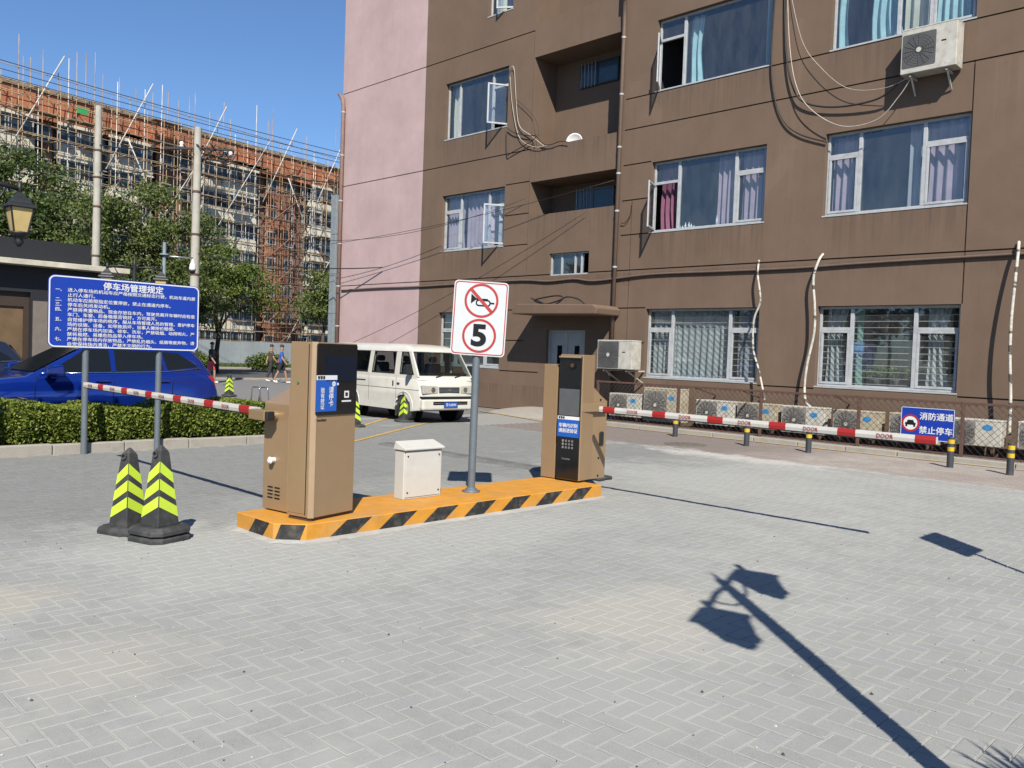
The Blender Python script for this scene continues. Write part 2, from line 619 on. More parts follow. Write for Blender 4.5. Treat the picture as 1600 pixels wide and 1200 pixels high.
MT['gold'] = mat('champagne_paint', (0.42, 0.282, 0.16), 0.36, metal=0.3, var=0.04, dirt=(0.36, 0.27, 0.18), dirt_amt=0.25, dscale=3, coat=0.1)
MT['gold_lit'] = mat('champagne_edge_trim', (0.5, 0.35, 0.22), 0.35, metal=0.3, var=0.04)  # lit copy of the champagne paint, the brightness is in the colour
MT['yellow'] = mat('traffic_yellow', (0.68, 0.30, 0.028), 0.65, var=0.12, dirt=(0.42, 0.3, 0.17), dirt_amt=0.75, dscale=5, bump=0.5, bscale=30)
MT['stripe'] = mat('stripe_black', (0.02, 0.02, 0.021), 0.6, var=0.2, dirt=(0.2, 0.17, 0.12), dirt_amt=0.8, dscale=9)
MT['screen'] = mat('screen_glass', (0.004, 0.012, 0.03), 0.08, var=0.1, spec=0.6)
MT['panel_black'] = mat('gloss_black', (0.008, 0.009, 0.011), 0.14, var=0.1, spec=0.6)
MT['poster'] = mat('poster_blue', (0.012, 0.11, 0.52), 0.4, var=0.05)
MT['signblue'] = mat('sign_blue', (0.006, 0.045, 0.40), 0.38, var=0.05)
MT['white'] = mat('white_print', (0.8, 0.81, 0.82), 0.5, var=0.03)
MT['signwhite'] = mat('sign_white', (0.6, 0.625, 0.645), 0.4, var=0.04)
MT['red'] = mat('red_print', (0.42, 0.022, 0.02), 0.45, var=0.06)
MT['ink'] = mat('black_print', (0.008, 0.009, 0.011), 0.7, spec=0.2)
MT['galv'] = mat('grey_painted_steel', (0.16, 0.19, 0.215), 0.5, metal=0.2, var=0.1, bump=0.15, bscale=40)
MT['steel'] = mat('bare_steel', (0.5, 0.5, 0.5), 0.35, metal=0.9)
MT['acwhite'] = mat('appliance_white', (0.58, 0.56, 0.5), 0.5, var=0.1, scale=4, dirt=(0.25, 0.2, 0.13), dirt_amt=0.75, dscale=6)
MT['acyellow'] = mat('appliance_yellowed', (0.5, 0.45, 0.34), 0.55, var=0.12, scale=4, dirt=(0.2, 0.13, 0.07), dirt_amt=0.9, dscale=7)
MT['acgrey'] = mat('fan_grille', (0.10, 0.10, 0.10), 0.6)
MT['acback'] = mat('fan_dust', (0.25, 0.24, 0.22), 0.9, var=0.3, scale=12)
MT['sticker'] = mat('sticker_blue', (0.03, 0.28, 0.62), 0.45, var=0.3, scale=40)
MT['rust'] = mat('rusty_rail', (0.115, 0.06, 0.045), 0.8, var=0.3, scale=20, bump=0.3)
MT['wire'] = mat('fence_wire', (0.085, 0.06, 0.05), 0.7, metal=0.3)
MT['cable'] = mat('cable_black', (0.018, 0.017, 0.017), 0.6)
MT['cable_brown'] = mat('cable_painted', (0.15, 0.10, 0.075), 0.7)
MT['cable_white'] = mat('cable_white', (0.55, 0.5, 0.43), 0.6, var=0.2)
MT['lagging'] = mat('pipe_lagging', (0.62, 0.59, 0.52), 0.75, var=0.2, scale=12, dirt=(0.1, 0.08, 0.065), dirt_amt=0.8, dscale=9, bump=0.6, bscale=40)
_nt = MT['lagging'].node_tree
_bs = _nt.nodes['Principled BSDF']
_old = _bs.inputs['Base Color'].links[0].from_socket
_nt.links.new(mix(_nt, ramp(_nt, noise(_nt, 1.0, 4, 0.6, stretch=(1.5, 1.5, 4.5)), 0.55, 0.58), _old, (0.07, 0.06, 0.05)), _bs.inputs['Base Color'])
MT['pale_green_door'] = mat('door_grey', (0.42, 0.45, 0.45), 0.5, var=0.08)
MT['vanwhite'] = mat('van_white', (0.72, 0.70, 0.63), 0.3, var=0.04, coat=0.5, dirt=(0.5, 0.42, 0.3), dirt_amt=0.3, dscale=2)
MT['carblue'] = mat('car_blue', (0.007, 0.038, 0.34), 0.16, metal=0.5, var=0.05, coat=1.0)
MT['carsilver'] = mat('car_silver', (0.03, 0.04, 0.07), 0.25, metal=0.5, var=0.05, coat=1.0)
MT['chrome'] = mat('chrome', (0.7, 0.7, 0.7), 0.12, metal=1.0, var=0.02)
MT['lens_clear'] = mat('lamp_lens', (0.5, 0.48, 0.42), 0.15, var=0.2, scale=25)
MT['lens_red'] = mat('lamp_red', (0.4, 0.01, 0.012), 0.15, coat=0.6)
MT['lime'] = mat('reflective_lime', (0.62, 0.86, 0.06), 0.4, var=0.05, dirt=(0.3, 0.35, 0.15), dirt_amt=0.2)
MT['bark'] = mat('bark', (0.07, 0.055, 0.042), 0.9, var=0.3, scale=12, bump=0.6, bscale=25)
MT['leaf_hedge'] = leafmat('hedge_leaf', (0.10, 0.16, 0.02), (0.31, 0.36, 0.06))
MT['leaf_dark'] = leafmat('dark_leaf', (0.055, 0.095, 0.026), (0.15, 0.195, 0.06))
MT['leaf_mid'] = leafmat('mid_leaf', (0.09, 0.135, 0.035), (0.225, 0.265, 0.085))
MT['leaf_lime'] = leafmat('fresh_leaf', (0.085, 0.14, 0.025), (0.21, 0.27, 0.06))
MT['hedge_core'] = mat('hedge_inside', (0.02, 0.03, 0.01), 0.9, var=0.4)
MT['pole'] = mat('concrete_pole', (0.46, 0.44, 0.38), 0.85, var=0.12, scale=3, bump=0.3)
MT['far_orange'] = mat('orange_render', (0.4, 0.14, 0.065), 0.85, var=0.25, scale=0.5, dirt=(0.22, 0.085, 0.05), dirt_amt=0.7, dscale=1.2)
MT['far_cream'] = mat('cream_render', (0.76, 0.72, 0.6), 0.85, var=0.12, scale=0.8, dirt=(0.42, 0.37, 0.3))
MT['far_brick'] = mat('red_brick_wall', (0.27, 0.17, 0.13), 0.9, var=0.3, scale=3)
MT['far_glass'] = mat('far_glass', (0.03, 0.045, 0.06), 0.12, var=0.4, scale=0.7)
MT['scaf'] = mat('scaffold_tube', (0.42, 0.31, 0.19), 0.6, metal=0.2, var=0.35, scale=0.8, dirt=(0.2, 0.07, 0.03), dirt_amt=0.8, dscale=0.6)
MT['scaf_white'] = mat('scaffold_brace', (0.62, 0.58, 0.52), 0.6, var=0.25, scale=1.2)
MT['board'] = mat('scaffold_board', (0.3, 0.24, 0.17), 0.85, var=0.3, scale=1)
MT['hoarding'] = mat('grey_hoarding', (0.36, 0.40, 0.41), 0.7, var=0.12, scale=0.6, dirt=(0.22, 0.24, 0.24))
MT['asphalt'] = mat('asphalt', (0.085, 0.085, 0.088), 0.9, var=0.2, scale=1.2, bump=0.3, bscale=120)
MT['yard'] = paving('far_paving', (0.27, 0.265, 0.255), (0.42, 0.41, 0.38), island=False)
MT['grass'] = leafmat('verge_grass', (0.05, 0.09, 0.02), (0.13, 0.18, 0.05))
MT['soil'] = mat('soil', (0.06, 0.05, 0.04), 0.95, var=0.3, scale=8, bump=0.6)
MT['charcoal'] = mat('charcoal_cladding', (0.013, 0.014, 0.018), 0.6, var=0.15)
MT['beige_wall'] = mat('taupe_wall', (0.2, 0.17, 0.15), 0.8, var=0.1)
MT['brown_door'] = mat('brown_door', (0.16, 0.10, 0.05), 0.55, var=0.2, scale=3)
MT['lantern_iron'] = mat('lantern_iron', (0.018, 0.020, 0.022), 0.5)
MT['lantern_glass'] = mat('lantern_amber_glass', (0.62, 0.47, 0.2), 0.35, var=0.1)
MT['plate_blue'] = mat('plate_blue', (0.02, 0.09, 0.42), 0.45)
MT['skin'] = mat('skin', (0.42, 0.24, 0.16), 0.6)
MT['hair'] = mat('hair', (0.012, 0.01, 0.009), 0.6)

# ------------------------------------------------------------------ ground
FY = 18.25                                                # plane of the brown facade


def sheet(name, x0, x1, y0, y1, z, m, label=None):
    mb = MB()
    mb.add([(x0, y0, z), (x1, y0, z), (x1, y1, z), (x0, y1, z)], [(0, 1, 2, 3)])
    o = mb.build(name, m, fix=False)
    tag(o, label, None, None, 'structure')
    return o


sheet('ground', -900, 900, -900, 900, -0.05, MT['yard'], 'wide pale ground reaching to the horizon')
sheet('yard', -38.4, 8, -8, 40, -0.02, MT['yard'], 'dusty grey paved yard around the parking entrance')
sheet('road', -56, -39, -200, 300, -0.035, MT['asphalt'], 'dark asphalt street crossing behind the yard')
base = sheet('pavement', -17.0, 4.0, -1.5, 16.62, -0.007, MT['joint'], 'grey herringbone block paving with pale sandy joints')


def paver_mesh(L, W, name, m, z0=-0.02, ch=0.0035):
    mb = MB()
    a, b = L / 2, W / 2
    lo = [(-a, -b, z0), (a, -b, z0), (a, b, z0), (-a, b, z0)]
    mi = [(-a, -b, -ch), (a, -b, -ch), (a, b, -ch), (-a, b, -ch)]
    hi = [(-a + ch, -b + ch, 0), (a - ch, -b + ch, 0), (a - ch, b - ch, 0), (-a + ch, b - ch, 0)]
    mb.add(lo + mi + hi, [(8, 9, 10, 11)] + [(i, (i + 1) % 4, 4 + (i + 1) % 4, 4 + i) for i in range(4)] +
           [(4 + i, 4 + (i + 1) % 4, 8 + (i + 1) % 4, 8 + i) for i in range(4)])
    return mb.mesh(name, m), mb


U = 0.104                                                 # half a block plus its joint
GAP = 0.0075
pm, pmb = paver_mesh(2 * U - GAP, U - GAP, 'paver', MT['paver'])


def in_island(x, y):
    return -7.09 < x < -6.2 and 3.66 < y < 7.95


def project(p):
    d = Vector(p) - Vector((0, 0, CAM_H))
    w = d.dot(fwd)
    if w < 0.3:
        return None
    return 800 + FPX * d.dot(r2) / w, 600 - FPX * d.dot(u2) / w, w


spots = []
for i in range(int(-16.6 / U), int(3.5 / U)):
    for j in range(int(-1.0 / U), int(13.6 / U)):
        k = (i - j) % 4
        if k == 0:
            c, rz = ((i + 1) * U, (j + 0.5) * U), 0
        elif k == 3:
            c, rz = ((i + 0.5) * U, (j + 1) * U), 1
        else:
            continue
        if in_island(*c) or (c[0] < -12.95 and c[1] < 7.6):
            continue
        q = project((c[0], c[1], 0))
        if q is None or not (-420 < q[0] < 2100 and q[1] < 1560):
            continue
        vis = 0 < q[0] < 1600 and q[1] < 1200
        spots.append((0 if vis else 1, q[2], c, rz))
spots.sort()
bigv, bigf = [], []
pv = np.array(pmb.v)
for n, (nv, d, c, rz) in enumerate(spots):
    dz = RNG.uniform(-0.0024, 0.0016)
    jx, jy = RNG.uniform(-0.001, 0.001), RNG.uniform(-0.001, 0.001)
    ang = (math.pi / 2 if rz else 0) + RNG.uniform(-0.012, 0.012)
    tx, ty = RNG.uniform(-0.01, 0.01), RNG.uniform(-0.01, 0.01)
    if n < 300:
        o = link('paver', pm, base)
        o.location = (c[0] + jx, c[1] + jy, dz)
        o.rotation_euler = (tx, ty, ang)
    else:
        ca, sa = math.cos(ang), math.sin(ang)
        v = np.empty_like(pv)
        v[:, 0] = pv[:, 0] * ca - pv[:, 1] * sa + c[0] + jx
        v[:, 1] = pv[:, 0] * sa + pv[:, 1] * ca + c[1] + jy
        v[:, 2] = pv[:, 2] + dz + (v[:, 0] - c[0]) * tx
        b = len(bigv) * len(pv)
        bigv.append(v)
        bigf.append(np.array([f for f in pmb.f]) + b)
me = bpy.data.meshes.new('paver_field')
me.from_pydata(np.concatenate(bigv).tolist(), [], np.concatenate(bigf).tolist())
me.materials.append(MT['paver'])
tag(link('paver_field', me, base), kind='stuff')

# grit and pebbles strewn over the blocks
mb = MB()
for k in range(420):
    q = on_ground(RNG.uniform(-100, 1700), RNG.uniform(700, 1230) if k % 3 else RNG.uniform(830, 900))
    if q.y > 13 or in_island(q.x, q.y):
        continue
    s_ = RNG.uniform(0.002, 0.007) * (2.2 if RNG.random() < 0.06 else 1)
    v_ = [(q.x + s_ * math.cos(a_) * RNG.uniform(0.6, 1), q.y + s_ * math.sin(a_) * RNG.uniform(0.6, 1), 0.001) for a_ in (0, 1.3, 2.6, 3.9, 5.2)]
    mb.add(v_ + [(q.x, q.y, s_ * 0.9)], [(i_, (i_ + 1) % 5, 5) for i_ in range(5)], RNG.choice((0, 0, 1)))
tag(mb.build('grit', [mat('grit_dark', (0.06, 0.055, 0.05), 0.9), mat('grit_pale', (0.55, 0.53, 0.48), 0.9)], fix=False), 'small stones and grit strewn over the paving', 'grit', None, 'stuff')

# reddish brick strip before the fence, laid in running bond
MT['redpaver'] = paving('red_paver', (0.29, 0.232, 0.205), (0.42, 0.395, 0.36))
rmesh, rmb = paver_mesh(0.2, 0.1, 'red_paver', MT['redpaver'])
rv = np.array(rmb.v)
bv, bf = [], []
for r_ in range(26):
    y = 13.68 + r_ * 0.105
    for c_ in range(76):
        x = -14.2 + c_ * 0.207 + (r_ % 2) * 0.103
        v = rv + np.array([x, y, RNG.uniform(-0.004, -0.001)])
        bf.append(np.array(rmb.f) + len(bv) * len(rv))
        bv.append(v)
me = bpy.data.meshes.new('red_brick_strip')
me.from_pydata(np.concatenate(bv).tolist(), [], np.concatenate(bf).tolist())
me.materials.append(MT['redpaver'])
tag(link('red_brick_strip', me, base), kind='stuff')

# yellow paint lines
MT['line'] = mat('worn_yellow_line', (0.55, 0.34, 0.07), 0.8, var=0.2, scale=10, dirt=(0.42, 0.39, 0.33), dirt_amt=0.85, dscale=4)


def strip(name, p, q, w, z, m, parent=None, wob=0.0):
    mb = MB()
    p, q = Vector((*p, z)), Vector((*q, z))
    d = (q - p).normalized()
    a = Vector((-d.y, d.x, 0))
    n = 24
    for s_ in range(n + 1):
        c = p.lerp(q, s_ / n)
        mb.v += [tuple(c + a * (w / 2 + RNG.uniform(-wob, wob))), tuple(c - a * (w / 2 + RNG.uniform(-wob, wob)))]
        if s_:
            k = len(mb.v)
            mb.add([], [])
            mb.f.append((k - 4, k - 3, k - 1, k - 2))
            mb.m.append(0)
            mb.s.append(False)
    o = mb.build(name, m, parent, fix=False)
    return o


for a_, b_ in (((-14.2, 16.42), (3.5, 16.42)),):
    tag(strip('kerb_line', a_, b_, 0.09, 0.004, MT['line'], None, 0.012), 'worn yellow line painted along the kerb below the fence', None, None, 'structure')
for lab, a_, b_ in (('long yellow bay line running past the cones to the van', (-12.55, 8.75), (-15.9, 13.7)), ('short yellow bay line in front of the van wheel', (-14.6, 10.2), (-16.9, 12.9)), ('yellow line along the foot of the entrance ramp', (-13.9, 15.7), (-17.9, 16.9))):
    tag(strip('bay_line', a_, b_, 0.1, 0.006, MT['line'], None, 0.008), lab, None, None, 'structure')

# kerb below the fence and bare soil behind it
mb = MB()
for k in range(18):
    x0 = -14.0 + k
    mb.box(x0 + 0.006, x0 + 0.994, 16.62, 16.98, -0.03, 0.085 + RNG.uniform(-0.006, 0.006))
tag(mb.build('kerb', MT['concrete'], None, 0.015), 'pale concrete kerb under the chain-link fence', None, None, 'structure')
mb = MB()
nx, ny = 60, 5
for j in range(ny + 1):
    for i in range(nx + 1):
        mb.v.append((-14.0 + 18 * i / nx, 16.98 + (FY - 16.98) * j / ny, 0.03 + RNG.uniform(-0.02, 0.03)))
for j in range(ny):
    for i in range(nx):
        a = j * (nx + 1) + i
        mb.add([], [])
        mb.f.append((a, a + 1, a + nx + 2, a + nx + 1))
        mb.m.append(0)
        mb.s.append(True)
tag(mb.build('soil', MT['soil'], fix=False), 'bare dark soil between the fence and the wall', None, None, 'structure')

# street kerb, verge
mb = MB()
mb.box(-38.9, -38.6, -60, 120, -0.05, 0.06)
tag(mb.build('street_kerb', MT['concrete'], None, 0.02), 'pale kerb along the near side of the street', None, None, 'structure')
mb = MB()
mb.box(-56.5, -56.1, -60, 120, -0.05, 0.1)
tag(mb.build('verge_kerb', MT['concrete'], None, 0.02), 'pale kerb along the far side of the street', None, None, 'structure')
gv, gf = [], []
sheet('verge', -72, -56.5, -60, 120, -0.03, MT['soil'], 'strip of earth before the grey hoarding')
mb = MB()
for k in range(26000):
    x, y = RNG.uniform(-64, -57), RNG.uniform(10, 60)
    h, a = RNG.uniform(0.08, 0.3), RNG.uniform(0, 6.28)
    dx, dy = 0.07 * math.cos(a), 0.07 * math.sin(a)
    mb.add([(x - dx, y - dy, -0.03), (x + dx, y + dy, -0.03), (x + dy * 0.8, y - dx * 0.8, h)], [(0, 1, 2)])
tag(mb.build('grass', MT['grass'], fix=False), 'rough green grass verge in front of the hoarding', 'grass', None, 'stuff')

# ------------------------------------------------------------------ the brown apartment block
B = thing('apartment_building', 'brown rendered apartment block with a pink end bay', 'building', (-12, FY, 0), 0, None, True)
X0B, X1B, ZTOP = -27.4, 3.2, 15.4
PINK = -22.52
colA, colB, colL, colC = (-13.11, -9.87), (-8.45, -5.5), (-21.45, -18.54), (-3.6, -0.6)
F1, F2, F3, F4 = (1.2, 2.99), (4.98, 6.8), (8.62, 10.45), (12.2, 14.0)
OPEN = []
for c in (colA, colB, colC):
    OPEN += [(*c, *F1), (*c, *F2), (*c, *F3), (*c, *F4)]
OPEN += [(*colL, 1.24, 2.98), (*colL, *F2), (*colL, *F3), (-19.56, -18.46, 12.14, 14.0)]
BAL = [(-17.47, -14.2, 5.8, 6.79), (-17.47, -14.2, 7.77, 10.45), (-17.47, -14.2, 11.45, 14.1)]
SMALL = (-16.6, -15.12, 3.99, 4.63)
DOOR = (-16.6, -15.15, 0.0, 2.43)
allopen = OPEN + BAL + [SMALL, DOOR]
GW = 0.016
HG = [(3.98 + 0.05, X0B, X1B), (7.77, X0B, -17.5), (7.77, -14.05, X1B), (11.24, X0B, -17.5), (11.24, -14.05, X1B), (8.61 - 0.02, -14.05, X1B)]
for z in (2.1, 3.02, 4.97, 5.89, 6.83):
    HG += [(z, -18.52, -17.5), (z, -14.05, -13.14)]
HG += [(1.17, -18.52, -16.9), (1.14, -5.48, X1B), (4.97, -9.8, -8.5) if False else (1.15, -9.85, -8.47)]
VG = [(-5.485, 2.99, 7.76), (-13.72, 2.0, 5.9), (-17.52, 4.04, 11.23), (-3.62, 2.99, 7.76)]
xs, zs = {X0B, X1B, PINK}, {0.0, ZTOP}
for x0, x1, z0, z1 in allopen:
    xs |= {x0, x1}
    zs |= {z0, z1}
for z, x0, x1 in HG:
    xs |= {x0, x1}
    zs |= {z - GW, z + GW}
for x, z0, z1 in VG:
    xs |= {x - GW, x + GW}
    zs |= {z0, z1}
xs, zs = sorted(xs), sorted(zs)


def cell_depth(x, z):
    for a, b, c, d in allopen:
        if a < x < b and c < z < d:
            return None
    for gz, a, b in HG:
        if a < x < b and abs(z - gz) < GW:
            return 0.06
    for gx, a, b in VG:
        if a < z < b and abs(x - gx) < GW:
            return 0.03
    return 0.0


nx, nz = len(xs) - 1, len(zs) - 1
dep = [[cell_depth((xs[i] + xs[i + 1]) / 2, (zs[j] + zs[j + 1]) / 2) for j in range(nz)] for i in range(nx)]
mb = MB()
REV = 0.22
for i in range(nx):
    for j in range(nz):
        d = dep[i][j]
        x0, x1, z0, z1 = xs[i], xs[i + 1], zs[j], zs[j + 1]
        mi = 1 if x1 <= PINK + 1e-6 else 0
        if d is not None:
            y = FY + d
            mb.add([(x0, y, z0), (x1, y, z0), (x1, y, z1), (x0, y, z1)], [(0, 1, 2, 3)], mi)
        for di, dj, e in ((1, 0, 'x'), (0, 1, 'z')):
            ii, jj = i + di, j + dj
            if ii >= nx or jj >= nz:
                continue
            d2 = dep[ii][jj]
            a, b = (REV if d is None else d), (REV if d2 is None else d2)
            if abs(a - b) < 1e-6:
                continue
            ya, yb = FY + a, FY + b
            if e == 'x':
                mb.add([(x1, ya, z0), (x1, yb, z0), (x1, yb, z1), (x1, ya, z1)], [(0, 1, 2, 3)], mi)
            else:
                mb.add([(x0, ya, z1), (x0, yb, z1), (x1, yb, z1), (x1, ya, z1)], [(0, 1, 2, 3)], mi)
mb.add([(X0B, FY, 0), (X0B, FY + 11, 0), (X0B, FY + 11, ZTOP), (X0B, FY, ZTOP)], [(0, 1, 2, 3)], 1)
mb.add([(X1B, FY, 0), (X1B, FY + 11, 0), (X1B, FY + 11, ZTOP), (X1B, FY, ZTOP)], [(0, 1, 2, 3)], 0)
mb.add([(X0B, FY + 11, 0), (X1B, FY + 11, 0), (X1B, FY + 11, ZTOP), (X0B, FY + 11, ZTOP)], [(0, 1, 2, 3)], 0)
mb.build('wall', [MT['brown'], MT['pink']], B, fix=False)
mb = MB()
mb.box(X0B - 0.15, X1B + 0.15, FY - 0.15, FY + 11.1, ZTOP, ZTOP + 0.35)
mb.build('roof', MT['concrete'], B)
# rooms behind the glass: floors, back wall, cross walls
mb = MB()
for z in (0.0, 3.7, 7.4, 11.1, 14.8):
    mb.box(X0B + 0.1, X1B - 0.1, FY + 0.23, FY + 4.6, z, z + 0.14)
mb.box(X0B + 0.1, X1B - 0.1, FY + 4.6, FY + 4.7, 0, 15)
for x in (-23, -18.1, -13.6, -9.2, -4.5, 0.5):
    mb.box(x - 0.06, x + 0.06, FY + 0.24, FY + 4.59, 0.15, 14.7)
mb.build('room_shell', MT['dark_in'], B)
# balcony recesses
for (x0, x1, z0, z1), zf in zip(BAL, (4.9, 7.0, 10.6)):
    mb = MB()
    yb, ya = FY + 1.0, FY + REV
    mb.add([(x0, yb, zf), (x1, yb, zf), (x1, yb, z1), (x0, yb, z1)], [(0, 1, 2, 3)])
    mb.add([(x0, ya, zf), (x0, yb, zf), (x0, yb, z1), (x0, ya, z1)], [(0, 1, 2, 3)])
    mb.add([(x1, ya, zf), (x1, yb, zf), (x1, yb, z1), (x1, ya, z1)], [(0, 1, 2, 3)])
    mb.add([(x0, ya, zf), (x1, ya, zf), (x1, yb, zf), (x0, yb, zf)], [(0, 1, 2, 3)])
    mb.add([(x0, ya, z1), (x1, ya, z1), (x1, yb, z1), (x0, yb, z1)], [(0, 1, 2, 3)])
    mb.add([(x0, ya, zf), (x1, ya, zf), (x1, ya, z0), (x0, ya, z0)], [(0, 1, 2, 3)])
    mb.build('balcony', MT['brown'], B, fix=False)

CUR = {k: mat('curtain_' + k, c, 0.85, var=0.15, scale=3) for k, c in
       {'mauve': (0.42, 0.33, 0.42), 'plum': (0.2, 0.07, 0.13), 'sky': (0.42, 0.68, 0.74), 'cream': (0.6, 0.6, 0.5), 'lace': (0.5, 0.54, 0.55), 'green': (0.22, 0.4, 0.33), 'grey': (0.36, 0.37, 0.42)}.items()}


def curtain(par, x0, x1, z0, z1, y, m, amp=0.035, wl=0.13, taper=0.0):
    mb = MB()
    n = max(8, int((x1 - x0) / 0.02))
    ph = RNG.uniform(0, 6)
    rows = 6
    for j in range(rows + 1):
        t = j / rows
        for i in range(n + 1):
            s_ = i / n
            x = x0 + (x1 - x0) * (s_ * (1 - taper * math.sin(math.pi * (1 - t))) + taper * 0.1 * math.sin(7 * t + ph))
            y_ = y + amp * math.sin(2 * math.pi * (x1 - x0) * s_ / wl + ph + 0.6 * math.sin(5 * s_ + 2 * t)) * (0.6 + 0.4 * (1 - t))
            mb.v.append((x, y_, z0 + (z1 - z0) * t))
    for j in range(rows):
        for i in range(n):
            a = j * (n + 1) + i
            mb.f.append((a, a + 1, a + n + 2, a + n + 1))
            mb.m.append(0)
            mb.s.append(True)
    return mb.build('curtain', m, par, fix=False)


FR, FD = 0.055, 0.06


def frame_rect(mb, x0, x1, z0, z1, y, w=FR, d=FD, mi=0):
    mb.box(x0, x1, y, y + d, z0, z0 + w, mi)
    mb.box(x0, x1, y, y + d, z1 - w, z1, mi)
    mb.box(x0, x0 + w, y + 0.002, y + d - 0.002, z0 + w, z1 - w, mi)
    mb.box(x1 - w, x1, y + 0.002, y + d - 0.002, z0 + w, z1 - w, mi)


def window(x0, x1, z0, z1, splits=(0.25, 0.72), transom=(True, False, True), sashes=(), tz=0.7, cur=(), bars=0, lab=None):
    """frame with mullions; one pane object per light; an open sash swings out; curtains hang behind"""
    y = FY + 0.12
    mb = MB()
    frame_rect(mb, x0 + 0.004, x1 - 0.004, z0 + 0.012, z1 - 0.004, y)
    ex = [x0] + [x0 + (x1 - x0) * s_ for s_ in splits] + [x1]
    zt = z0 + (z1 - z0) * tz
    for x in ex[1:-1]:
        mb.box(x - 0.04, x + 0.04, y - 0.004, y + FD + 0.004, z0 + 0.06, z1 - 0.06)
    lights = []
    for k in range(len(ex) - 1):
        a, b = ex[k] + (0.05 if k == 0 else 0.04), ex[k + 1] - (0.05 if k == len(ex) - 2 else 0.04)
        if transom[k]:
            mb.box(a, b, y, y + FD, zt - 0.035, zt + 0.035)
            lights.append((a, b, zt + 0.035, z1 - 0.06, k, True))
            lights.append((a, b, z0 + 0.065, zt - 0.035, k, False))
            if k not in [q[0] for q in sashes]:
                frame_rect(mb, a + 0.002, b - 0.002, z0 + 0.067, zt - 0.037, y - 0.012, 0.05, 0.05)
        else:
            lights.append((a, b, z0 + 0.065, z1 - 0.06, k, False))
    w = mb.build('window', MT['white_alu'], B, 0.004, 1)
    if lab:
        w['label'] = lab
    for a, b, c, d, k, top in lights:
        if (not top) and k in [q[0] for q in sashes]:
            continue
        p = MB()
        p.box(a, b, y + 0.026, y + 0.032, c, d)
        p.build('pane', MT['glass'], w, fix=False)
    for k, ang, hinge in sashes:
        a, b, c, d, _, _ = [L_ for L_ in lights if L_[4] == k and not L_[5]][0]
        wd = b - a
        p = MB()
        frame_rect(p, 0, wd, 0, d - c, -0.025, 0.05, 0.04)
        p.box(0.05, wd - 0.05, -0.012, -0.006, 0.05, d - c - 0.05, 1)
        p.box(wd - 0.035, wd - 0.015, -0.05, -0.026, (d - c) * 0.45, (d - c) * 0.55, 2)
        if hinge == 'l':
            M_ = Matrix.Translation((a, y, c)) @ Matrix.Rotation(-ang, 4, 'Z')
        else:
            M_ = Matrix.Translation((b, y, c)) @ Matrix.Rotation(math.pi + ang, 4, 'Z')
        p.v = [tuple(M_ @ Vector(v)) for v in p.v]
        p.build('sash', [MT['white_alu'], MT['glass'], MT['black']], w, 0.003, 1)
    s_ = MB()
    s_.box(x0 - 0.01, x1 + 0.01, FY - 0.012, FY + 0.12, z0 - 0.02, z0 + 0.011)
    s_.build('sill', MT['white_alu'], w)
    for a, b, m, tp in cur:
        curtain(w, x0 + (x1 - x0) * a, x0 + (x1 - x0) * b, z0 + 0.02, z1 - 0.05, y + 0.22, CUR[m], 0.055, RNG.uniform(0.14, 0.2), tp)
    for k in range(bars):
        z = z0 + 0.1 + (z1 - z0 - 0.16) * k / (bars - 1)
        p = MB()
        p.cyl((x0 + 0.02, y + 0.1, z), (x1 - 0.02, y + 0.1, z), 0.009, n=6)
        p.build('security_bar', MT['white_alu'], w, fix=False)
    return w


W1 = window(*colA, *F1, (0.235, 0.745), (True, False, True), (), 0.71, [(0.0, 0.24, 'lace', 0), (0.25, 0.75, 'lace', 0), (0.78, 1.0, 'grey', 0)], 12, 'ground window with lace curtains and security bars')
W2 = window(*colB, *F1, (0.25, 0.70), (True, False, True), (), 0.72, [(0.04, 0.2, 'lace', 0.3), (0.26, 0.31, 'green', 0.2), (0.77, 0.93, 'lace', 0.4)], 13, 'ground window with potted plants behind bars')
window(*colA, *F2, (0.24, 0.74), (True, False, True), [(0, R(68), 'l')], 0.7, [(0.03, 0.23, 'plum', 0.2), (0.56, 0.75, 'mauve', 0.1), (0.76, 0.99, 'mauve', 0)], 0, 'upper window with plum curtain and left sash open')
window(*colB, *F2, (0.25, 0.70), (True, False, True), (), 0.73, [(0.02, 0.25, 'mauve', 0), (0.58, 0.72, 'grey', 0.1), (0.72, 0.98, 'mauve', 0.1)], 0)
window(*colA, *F3, (0.24,), (True, False), [(0, R(60), 'l')], 0.72, [(0.25, 0.38, 'sky', 0.2), (0.9, 0.99, 'cream', 0.1)], 0)
window(*colB, *F3, (0.48, 0.70), (False, False, True), (), 0.72, [(0.0, 0.1, 'sky', 0.2), (0.26, 0.5, 'sky', 0.2), (0.5, 0.7, 'cream', 0), (0.72, 1, 'sky', 0.1)], 0)
for c in (colA, colB):
    window(*c, *F4, (0.25, 0.72), (True, False, True), (), 0.72, [(0.0, 0.25, 'cream', 0), (0.75, 1, 'cream', 0)])
for fl in (F1, F2, F3, F4):
    window(*colC, *fl, (0.25, 0.72), (True, False, True), (), 0.72, [(0.0, 0.3, 'mauve', 0.1), (0.7, 1, 'grey', 0.1)])
window(*colL, 1.24, 2.98, (0.27, 0.73), (True, False, True), (), 0.68, [], 7)
window(*colL, *F2, (0.28, 0.73), (True, False, True), [(2, R(58), 'r')], 0.72, [(0.0, 0.28, 'mauve', 0.1), (0.3, 0.75, 'mauve', 0), (0.8, 1, 'grey', 0)])
window(*colL, *F3, (0.2, 0.73), (False, False, True), [(2, R(58), 'r')], 0.72, [(0.02, 0.16, 'cream', 0.2)])
window(-19.56, -18.46, 12.14, 14.0, (0.4,), (False, True), [(1, R(35), 'r')], 0.7, [(0.0, 0.4, 'cream', 0)])
